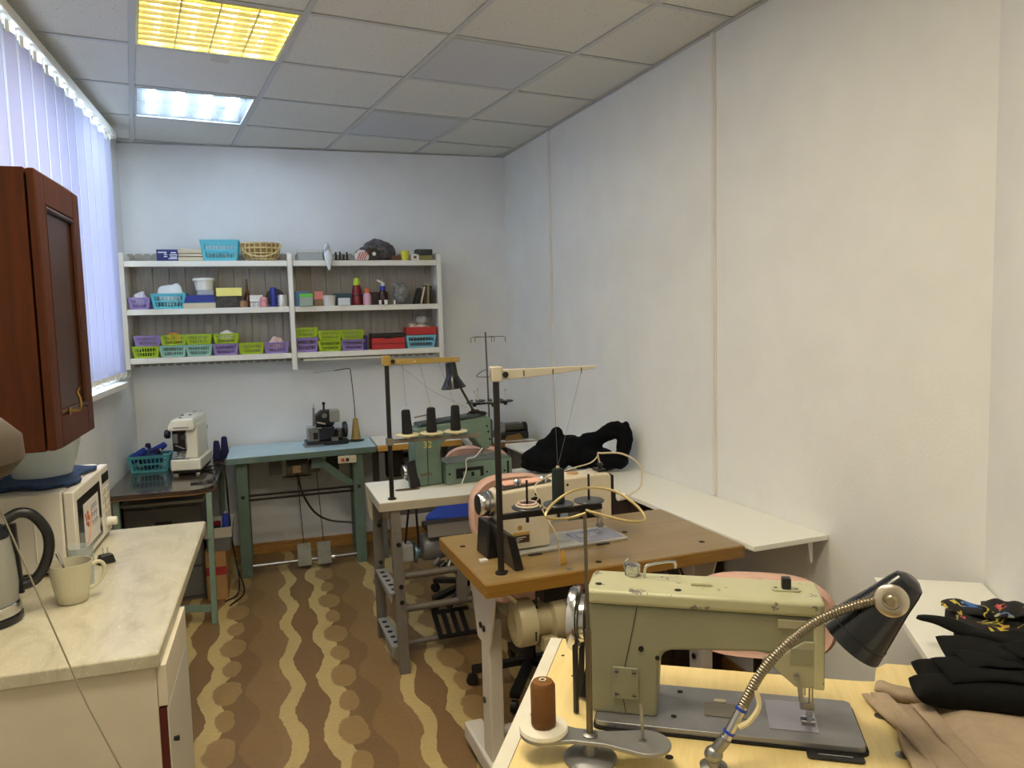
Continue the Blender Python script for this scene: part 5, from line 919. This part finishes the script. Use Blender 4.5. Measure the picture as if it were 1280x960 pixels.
MB().prism(rr(-.018, .438, .026, .150, .014, 3), .2465, .278, 'XY').build('top_cover', M['ggt'], o, bevel=.010, seg=3)
p = MB().box(.034, .086, .029, .0335, .050, .118).build('side_plate', M['gg'], o, bevel=.006, seg=2)
for x in (.042, .078):
    for z in (.060, .108): screw('plate_screw', (x, .0288, z), .0052, 'Y', p, M['steel']); MB().box(x - .004, x + .004, .0265, .0272, z - .0007, z + .0007).build('screw_slot', M['dark'], p)
for x, z, r in ((.092, .158, .0055), (.124, .142, .0045)): MB().lathe([(r, -.002), (r, .001), (0, .001)], 12, (x, .0328, z), 'Y').build('oil_hole', M['dark'], o)
b = MB(); b.prism([(.322, .165), (.352, .165), (.40, .20), (.432, .20), (.432, .120), (.412, .108), (.385, .108), (.36, .130)], .0265, .0335, 'XZ'); b.build('head_panel', mat('khaki_panel', (162, 158, 132), .4), o, bevel=.003); MB().box(.352, .412, .0285, .0335, .222, .240).build('guide_block', MATS['khaki_panel'], o, bevel=.002); MB().box(.375, .415, .025, .0262, .155, .185).build('head_plate', M['gg'], o, bevel=.002)
MB().box(.417, .437, .0255, .145, .106, .247).build('face_plate', M['ggt'], o, bevel=.004)
screw('head_screw', (.342, .0262, .155), .006, 'Y', o, M['dark']); screw('lever_pivot', (.386, .0255, .132), .007, 'Y', o, M['steel']); MB().bar((.386, .023, .132), (.398, .02, .085), .006, .004, (0, 1, 0)).build('lifter_lever', M['steel'], o)
needle_set(o, .405, .075, .0165, .112)
MB().prism(rr(.215, .30, .06, .115, .004, 2), .0163, .0178, 'XY').build('slide_plate', mat('tan_plate', (140, 134, 122), .3, .6), o); MB().box(.338, .43, .035, .15, .0162, .0172).build('needle_plate', mat('pale_lilac_steel', (170, 168, 182), .22, .7), o); MB().prism(rr(.235, .26, .118, .130, .005, 2), .0163, .0185, 'XY').build('oval_chip', M['cream'], o)
for x, y in ((.155, .045), (.165, .15)): MB().lathe([(.006, .0163), (.006, .0172), (0, .0172)], 12, (x, y, 0)).build('bed_screw', M['dark'], o)
for x in (.02, .40): MB().prism(rr(x, x + .10, -.030, -.004, .006, 2), 0, .0045, 'XY').build('hinge_pad', M['black'], o, bevel=.001)
MB().box(.42, .48, -.019, -.016, .0046, .0055).build('hinge_glint', M['chrome'], o)
for x, y in ((.005, .06), (.165, .05)): MB().lathe([(.007, .2782), (.007, .2788), (0, .2788)], 14, (x, y, 0)).build('top_hole', M['dark'], o)
MB().cyl((.19, .085, .281), (.23, .085, .281), .006, n=10).build('roller', M['ggt'], o)
MB().prism(rr(.345, .40, .075, .098, .008, 3), .278, .2815, 'XY').build('clip_plate', M['ggt'], o, bevel=.001); MB().box(.364, .382, .078, .096, .2816, .304).build('thread_clip', M['black'], o, bevel=.003); [screw('clip_screw', (x, .087, .2816), .004, 'Z', o) for x in (.353, .392)]
MB().lathe([(.011, .278), (.011, .285), (.016, .288), (.016, .302), (.008, .306), (0, .306)], 16, (.07, .12, 0)).build('tension_disc', M['chrome'], o); MB().tube(smooth_path([(.055, .12, .279), (.052, .12, .305), (.06, .12, .315)]), .002, 6).build('guide_pin', M['steel'], o); MB().tube(smooth_path([(.095, .11, .279), (.096, .11, .298), (.105, .11, .307), (.15, .11, .317), (.158, .11, .312), (.158, .11, .303)], 4), .0032, 8).build('thread_hook', M['chrome'], o)
MB().lathe([(.0, -.034), (.045, -.034), (.062, -.030), (.066, -.024), (.066, -.012), (.058, -.008), (.05, -.008), (.05, .004), (0, .004)], 36, (-.030, .085, .192), 'X').build('handwheel', M['chrome'], o); MB().lathe([(.046, .004), (.053, .006), (.053, .012), (.03, .013), (0, .013)], 30, (-.030, .085, .192), 'X').build('inner_rim', M['black'], o)
MB().tube([(-.042, .085 + .0525 * math.cos(t), .192 + .0525 * math.sin(t)) for t in [math.radians(-10 + 10 * k) for k in range(21)]] + [(-.042, .085 - .052, .16), (-.045, .05, 0.003)], .0065, 6).build('drive_belt', M['black'], o); MB().bar((-.042, .137, .188), (-.045, .115, .003), .012, .008, (0, 1, 0)).build('drive_belt', M['black'], o); MB().bar((-.03, .11, .003), (-.02, .14, .075), .03, .012, (0, 1, 0)).build('belt_guard', M['black'], o)
MB().tube([(.085, .0325, .246), (.068, .0322, .16), (.05, .0322, .08), (.06, .0322, .02)], .0007, 4).build('loose_thread', M['dark'], o)
# thread stand on the near table
o = thing('thread_stand', 'grey two spool thread stand with looped wire top in the foreground', 'thread stand', nl(.176, -.520, .7815), ROT); gs = mat('grey_cast_stand', (140, 140, 140), .38, .5, var=.08)
MB().lathe([(.048, 0), (.050, .004), (.044, .009), (.014, .012), (.013, .036), (0, .036)], 28).build('base', gs, o)
pl = []
for k in range(33):
    t = PI * k / 32 - PI / 2; pl.append((.100 + .050 * math.cos(t), .042 * math.sin(t)))
pl += [(.06, .031), (.03, .023), (-.03, .023), (-.06, .031)]
for k in range(33):
    t = PI * k / 32 + PI / 2; pl.append((-.088 + .046 * math.cos(t), .042 * math.sin(t)))
pl += [(-.06, -.031), (-.03, -.023), (.03, -.023), (.06, -.031)]
MB().prism(pl, .037, .046, 'XY').build('spool_tray', gs, o, bevel=.003); MB().lathe([(.014, .046), (.014, .049), (.008, .052), (0, .052)], 16).build('collar', M['steel'], o)
MB().tube([(0, 0, .036), (0, 0, .25)], .0062, 10).build('pole_sleeve', mat('bronze_rod', (112, 102, 84), .35, .7), o); MB().tube([(0, 0, .25), (-.002, 0, .468)], .0035, 8).build('pole', MATS['bronze_rod'], o)
MB().cyl((.098, 0, .046), (.096, 0, .118), .0032, n=10).build('spindle', M['steel'], o); screw('spindle_nut', (.098, 0, .046), .008, 'Z', o)
ring = [(0, 0, .470), (-.03, -.008, .462), (-.065, -.015, .462), (-.072, -.01, .470), (-.06, .02, .485), (-.03, .05, .50), (.01, .07, .502), (.05, .06, .497), (.085, .035, .482), (.105, .01, .466), (.10, -.005, .460), (.07, -.008, .462), (.02, -.004, .472), (0, 0, .476)]
MB().tube(smooth_path(ring, 5), .0026, 8).build('wire_loop', mat('brass_wire', (176, 158, 110), .35, .6), o)
o = thing('felt_disc', 'white felt disc under the brown thread spool', 'disc', nl(.176 - .088, -.520, .8278), ROT); MB().lathe([(0, 0), (.045, 0), (.047, .003), (.045, .009), (.02, .011), (0, .011)], 32).build('disc', mat('white_felt', (222, 216, 200), .9), o)
o = thing('thread_spool', 'brown thread spool on the white felt disc in the foreground', 'thread spool', nl(.176 - .088, -.520, .8392), ROT); MB().lathe([(0, 0), (.021, 0), (.0235, .004), (.0235, .078), (.019, .086), (.006, .088)], 28).build('thread', mat('cinnamon_thread', (118, 74, 22), .75, var=.1, vscale=90, stretch=(.3, .3, 6), bump=.6, bscale=260), o); MB().lathe([(.006, .088), (.007, .0895), (.004, .0895), (.004, .07)], 16).build('core', M['cream'], o)
# gooseneck lamp
o = thing('gooseneck_lamp', 'gooseneck lamp with a black shade clamped to the near table', 'lamp', nl(.400, -.505, .7815), ROT)
MB().lathe([(.024, 0), (.025, .006), (.012, .012)], 20).build('foot', M['steel'], o); b = MB(); b.cyl((0, -.006, .008), (0, -.006, .03), .011, n=14); b.ell((0, -.006, .030), (.017, .017, .016)); b.cyl((.0, -.006, .032), (.022, -.004, .062), .0115, n=14); b.build('joint', M['steel'], o)
tp = smooth_path([(.022, -.004, .062), (.052, .005, .122), (.085, .012, .185), (.13, .02, .238), (.185, .03, .282), (.245, .035, .310), (.292, .036, .324)], 14)
MB().tube(tp[:15], .0092, 12).build('sleeve', M['chrome'], o)
rad = [(.0095, .0092, .0076, .0076)[k % 4] for k in range(240)]; from_i = tp[13:]; L = [from_i[0]]
import bisect
acc = [0.0]
for k in range(1, len(from_i)): acc.append(acc[-1] + (from_i[k] - from_i[k - 1]).length)
res = []
for k in range(240):
    d = acc[-1] * k / 239; i = min(max(bisect.bisect_right(acc, d) - 1, 0), len(acc) - 2); f = (d - acc[i]) / (acc[i + 1] - acc[i]); res.append(from_i[i].lerp(from_i[i + 1], f))
MB().tube(res, rad, 10).build('gooseneck', mat('nickel_hose', (150, 140, 122), .35, 1.0), o)
for k in (2, 12): MB().tube(tp[k:k + 2], .0108, 12).build('blue_tape', mat('blue_tape', (24, 60, 170), .45), o)
MB().tube(smooth_path([(.045, -.012, .09), (.062, -.016, .105), (.078, -.010, .13), (.075, -.004, .155)]), .005, 6).build('glue_strip', mat('clear_glue', (212, 200, 160), .2), o)
ax = Vector((.088, -.02, .116)).normalized(); apex = Vector((.318, .058, .330)); q = ax.to_track_quat('Z', 'Y').to_matrix().to_4x4()
b = MB(); b.M = Matrix.Translation(apex) @ q; b.lathe([(0, .034), (.014, .034), (.026, .026), (.030, .012), (.036, -.02), (.048, -.07), (.059, -.118), (.061, -.126), (.058, -.126), (.046, -.07), (.033, -.02), (.02, .008), (0, .012)], 36); sh_ = b.build('shade', lm, o)
b = MB(); b.M = Matrix.Translation(apex) @ q; b.lathe([(.054, -.10), (.0562, -.1005), (.0567, -.104), (.055, -.1045)], 36); b.build('shade_rim_line', M['black'], sh_)
pc = apex - ax * .012 + Vector((-.012, -.034, .004)); b = MB(); d = Vector((-.25, -1, .25)).normalized(); b.M = Matrix.Translation(pc) @ d.to_track_quat('Z', 'Y').to_matrix().to_4x4(); b.lathe([(.028, -.012), (.028, .0), (.025, .003), (.015, .004), (.014, .002), (0, .002)], 28); b.build('swivel_plate', mat('brushed_plate', (196, 186, 168), .3, .9), o)
b = MB(); b.M = Matrix.Translation(pc) @ d.to_track_quat('Z', 'Y').to_matrix().to_4x4(); b.lathe([(.010, .004), (.010, .010), (.007, .012), (.007, .022), (0, .022)], 14); b.build('swivel_nut', mat('brass', (160, 148, 118), .3, .9), o)
MB().tube(smooth_path([tp[-1], tuple(Vector(tp[-1]) * .6 + (pc + d * .018) * .4), tuple(pc + d * .018)], 4), .0075, 10).build('hose_end', MATS['brass'], o)

# ================================================================ wall shelves on the right
o = thing('side_shelf', 'long white shelf fixed along the right wall', 'shelf')
yA, yB, dp = 2.262, 4.76, .335
MB().prism([(RW(yA) - dp, yA - .02), (RW(yA) - .002, yA), (RW(yB) - .002, yB), (RW(yB) - dp, yB - .02)], .764, .7835, 'XY').build('board', M['whitetop'], o, bevel=.002)
for y in (2.30, 4.5):
    x = RW(y); b = MB(); b.prism([(x - .07, .7635), (x - .045, .7635), (x - .045, .68), (x - .05, .672), (x - .055, .68)], y - .010, y + .010, 'XZ'); b.build('bracket', M['white'], o, bevel=.002)
o = thing('angled_shelf', 'white shelf along the angled wall at the right edge', 'shelf', NO, ROT)
MB().box(.889, 1.180, -1.10, .556, .780, .8005).build('board', M['whitetop'], o, bevel=.002)
for v in (-.9, -.2, .50): MB().prism([(1.02, .7795), (1.179, .7795), (1.179, .66), (1.16, .66)], v - .012, v + .012, 'XZ').build('bracket', M['white'], o)
# dark low cabinet under the right shelf
o = thing('low_cabinet', 'dark brown low cabinet under the right wall shelf', 'cabinet', (1.845, 3.35, 0), math.radians(3.76)); dk = wood('dark_walnut', (48, 36, 30), (66, 50, 40), (8, 8, 1.5))
MB().box(-.285, -.02, -.48, .55, 0, .735).build('body', dk, o, bevel=.003)
for k in range(3): d = MB().box(-.302, -.286, -.475 + .342 * k, -.14 + .342 * k, .02, .725).build('door', dk, o, bevel=.002); MB().lathe([(.008, 0), (.011, -.012), (0, -.016)], 12, (-.302, -.17 + .342 * k, .5), 'X').build('knob', M['steel'], d)
# ================================================================ chairs
M['pink'] = mat('pink_velour', (214, 174, 156), .9, var=.05, vscale=20, bump=.3, bscale=300); M['bluef'] = mat('blue_upholstery', (44, 78, 180), .85, bump=.3, bscale=300); M['seatw'] = wood('seat_wood', (120, 80, 44), (150, 104, 60), (2, 12, 12))
def chair(label, loc, rz, seat_m, zs, zb, bw, bh, wood_seat=False):
    """swivel work chair; faces local -y"""
    o = thing('work_chair', label, 'chair', loc, rz, 'work chairs behind the sewing tables')
    pl = rr(-.21, .21, -.20, .20, .07 if not wood_seat else .03, 5)
    MB().prism(pl, zs - .05, zs, 'XY').build('seat', seat_m, o, bevel=.018 if not wood_seat else .006, seg=3)
    def f(u, v):
        x = (u - .5) * 2; z = (v - .5) * 2; ex = abs(x) ** 2.6 + abs(z) ** 2.6; return None
    b = MB(); n = 36; rings = [(-.034, .86), (-.045, .94), (-.03, 1.0), (.0, 1.0), (.03, .97), (.038, .88)]; vs = []
    for y, s in rings:
        for k in range(n):
            a = 2 * PI * k / n; c, q = math.cos(a), math.sin(a); x = math.copysign(abs(c) ** .62, c) * bw / 2 * s; z = math.copysign(abs(q) ** .75, q) * bh / 2 * s; vs.append((x, .22 + y - .25 * x * x, zb - bh / 2 + z))
    m_ = len(rings); b.add(vs, [(i * n + k, i * n + (k + 1) % n, (i + 1) * n + (k + 1) % n, (i + 1) * n + k) for i in range(m_ - 1) for k in range(n)] + [tuple(range(n))[::-1], tuple((m_ - 1) * n + k for k in range(n))]); b.build('backrest', M['pink'], o, smooth=70)
    MB().tube(smooth_path([(0, .10, zs - .06), (0, .24, zs - .05), (0, .28, zs + .03), (0, .265, zb - bh * .6)]), .014, 8).build('back_support', M['blackm'], o); MB().cyl((0, 0, .12), (0, 0, zs - .05), .024, n=14).build('column', M['blackm'], o)
    for k in range(5):
        a = 2 * PI * k / 5 + .3; MB().bar((0, 0, .11), (.26 * math.cos(a), .26 * math.sin(a), .07), .04, .025).build('base_arm', M['black'], o); MB().cyl((.26 * math.cos(a) - .012 * math.sin(a), .26 * math.sin(a) + .012 * math.cos(a), .026), (.26 * math.cos(a) + .012 * math.sin(a), .26 * math.sin(a) - .012 * math.cos(a), .026), .026, n=12).build('castor', M['black'], o)
    return o
p = nl(.552, .235, 0); chair('pink backed chair with a wooden seat behind the khaki machine', (p[0], p[1], 0), ROT, M['seatw'], .47, .825, .43, .25, True)
chair('pink backed chair pulled up behind the cream machine', (1.0, 3.06, 0), .05, M['pink'], .50, .90, .40, .34)
chair('pink backed chair with a blue seat behind the green machine', (1.0, 4.13, 0), math.radians(-30), M['bluef'], .53, .86, .42, .34)
# ================================================================ garments and fabrics
blk = mat('black_suiting', (9, 11, 17), .9, bump=.3, bscale=260, spec=.15)
P = [((-.13, .04, .06), (.14, .10, .075), (0, 0, -.3)), ((-.088, .03, .14), (.045, .045, .095), (0, .22, 0)), ((-.13, .03, .12), (.06, .05, .06), (0, .5, 0)), ((-.02, .0, .11), (.11, .08, .075), (0, 0, 0)), ((.08, -.03, .06), (.14, .09, .06), (0, 0, -.3)), ((.10, -.02, .15), (.10, .04, .045), (0, -.22, -.4)), ((.19, -.06, .195), (.09, .04, .045), (0, -.38, -.4)),
     ((.258, -.10, .13), (.036, .05, .125), (0, .12, 0)), ((.17, -.07, .035), (.12, .07, .042), (0, 0, -.3)), ((-.19, .06, .025), (.08, .07, .03), (0, 0, 0))]
tag(lump('dark_garment', P, blk, None, .0095, .028, .06, 3, (1.478, 3.72, .797)), 'dark navy garment heaped on the right wall shelf', 'garment')
def clocal(name, label, cat, fn, nu, nv, m, th, loc, rz):
    ob = MB().grid(fn, nu, nv).build(name, m, smooth=70); k = ob.modifiers.new('thick', 'SOLIDIFY'); k.thickness = th; k.offset = 1; place(ob, loc, rz); return tag(ob, label, cat)
def tan_fn(u, v):
    x = .775 + .36 * u - .035 * (1 - u) * math.sin(2.2 * v + .6) - .05 * (1 - u) * (1 - v) ** 2 * 0; y = -.66 + .44 * v + .02 * math.sin(5 * u) * v
    z = .7830 + (.022 if x > .884 else .022 * max(0, (x - .83) / .054)) + .004 + .004 * math.sin(14 * u + 6 * v) * math.cos(9 * v) + .010 * max(0, 1 - u * 9) * (1 + math.sin(17 * v)) * .6
    return (x, y, z)
tanm = mat('tan_fabric', (170, 150, 126), .9, var=.06, vscale=60, bump=.35, bscale=420)
tf = thing('folded_fabric', 'folded tan fabric with a crumpled edge beside the machine bed', 'fabric', NO, ROT); ob = MB().grid(tan_fn, 60, 40).build('sheet', tanm, tf, smooth=70); k = ob.modifiers.new('thick', 'SOLIDIFY'); k.thickness = .006; k.offset = 1
def swath(b, c, L, W, T, yaw, pitch=0.0, tip=(1.0, 1.0), wave=.004, sd=0, m=36, n=20):
    """one folded layer: rounded flat section swept along its length, with ripples"""
    rnd = random.Random(sd); ph = [rnd.uniform(0, 6.3) for _ in range(5)]; R = Matrix.Translation(c) @ Matrix.Rotation(yaw, 4, 'Z') @ Matrix.Rotation(-pitch, 4, 'Y'); vs = []
    for i in range(m + 1):
        t = i / m; k = tip[0] + (tip[1] - tip[0]) * t; e = min(1.0, (min(t, 1 - t) * L / (T * .9 + 1e-6))); e = math.sqrt(max(0.03, 1 - (1 - e) ** 2)) if e < 1 else 1.0
        for j in range(n):
            a = 2 * PI * j / n; cy, sz = math.cos(a), math.sin(a); y = math.copysign(abs(cy) ** .45, cy) * W / 2 * k * (1 - .06 * math.sin(9 * t + ph[0])); z = math.copysign(abs(sz) ** .8, sz) * T / 2 * e * min(1, k + .25)
            z += wave * (math.sin(7 * t + 3 * y / W + ph[1]) + .6 * math.sin(15 * t - 5 * y / W + ph[2])); vs.append(R @ Vector(((t - .5) * L, y + wave * 1.5 * math.sin(8 * t + ph[3]), z)))
    b.add(vs, [(i * n + j, i * n + (j + 1) % n, (i + 1) * n + (j + 1) % n, (i + 1) * n + j) for i in range(m) for j in range(n)] + [tuple(range(n))[::-1], tuple(m * n + j for j in range(n))]); return b
b = MB(); swath(b, (.80, -.43, .797), .50, .055, .014, math.radians(-78), 0, (.7, 1), .003, 3); swath(b, (.775, -.40, .793), .44, .03, .012, math.radians(-76), 0, (.5, .9), .003, 8); swath(b, (.795, -.178, .797), .11, .05, .022, math.radians(-20), 0, (.7, 1), .002, 4); swath(b, (.85, -.45, .801), .46, .04, .010, math.radians(-80), 0, (.8, 1), .002, 6)
b.build('selvedge', tanm, tf, smooth=60)
bf = mat('black_wool', (15, 15, 15), .9, bump=.4, bscale=380, spec=.2)
b = MB()
for k, (c, L, W, T, yw, pt, tp_, wv) in enumerate([((.985, -.235, .835), .37, .085, .050, -.03, 0, (1, 1), .003), ((1.0, -.15, .832), .34, .12, .046, .05, 0, (1, 1), .003), ((1.01, -.18, .864), .30, .12, .016, .10, .02, (.9, 1), .004), ((1.03, -.10, .870), .28, .13, .018, -.06, .03, (.8, 1), .004), ((.97, -.155, .874), .13, .07, .008, .10, 0, (1, 1), .002),
        ((1.01, -.02, .868), .30, .085, .022, -.42, -.10, (.25, 1.1), .004), ((1.06, .0, .838), .22, .12, .055, -.2, 0, (.8, 1), .003), ((1.09, -.12, .886), .16, .10, .014, .2, 0, (.7, 1), .004)]): swath(b, c, L, W, T, yw, pt, tp_, wv, 20 + k)
tag(place(b.build('black_fabric', bf, smooth=70), NO, ROT), 'folded black wool fabric piled on the angled shelf', 'fabric')
def colour_mat():
    m = bpy.data.materials.new('black_squiggle_print'); m.use_nodes = True; N = NB(m); b = N.n['Principled BSDF']; v = N.obj()
    f = N.noise(v, 20, 2, .5, .6); sel = N.noise(v, 9, 1); mask = N.m('GREATER_THAN', N.noise(N.map(v, (1, 1, 1.3)), 11, 2), .46)
    line = N.m('LESS_THAN', N.m('ABSOLUTE', N.m('SUBTRACT', f, .5)), .03)
    col = N.ramp(sel, [(.36, lin((64, 110, 190))), (.44, lin((206, 196, 66))), (.54, lin((196, 40, 70))), (.64, lin((206, 150, 110)))])
    for e in N.n: pass
    N.l.new(N.mix(N.m('MULTIPLY', line, mask), lin((20, 17, 20)), col), b.inputs['Base Color']); b.inputs['Roughness'].default_value = .8; return m
b = MB()
for k, (c, L, W, T, yw, pt, tp_, wv) in enumerate([((1.08, .215, .838), .20, .15, .022, -.25, -.08, (.25, 1), .005), ((1.09, .16, .822), .17, .15, .030, -.1, 0, (.8, 1), .004), ((1.08, .22, .813), .18, .12, .020, -.3, 0, (.5, 1), .003), ((1.12, .10, .818), .11, .12, .028, 0, 0, (1, 1), .003), ((1.12, .20, .856), .11, .12, .012, -.3, 0, (.7, 1), .005)]): swath(b, c, L, W, T, yw, pt, tp_, wv, 40 + k)
tag(place(b.build('printed_fabric', colour_mat(), smooth=70), NO, ROT), 'black fabric with coloured squiggles on the angled shelf', 'fabric')
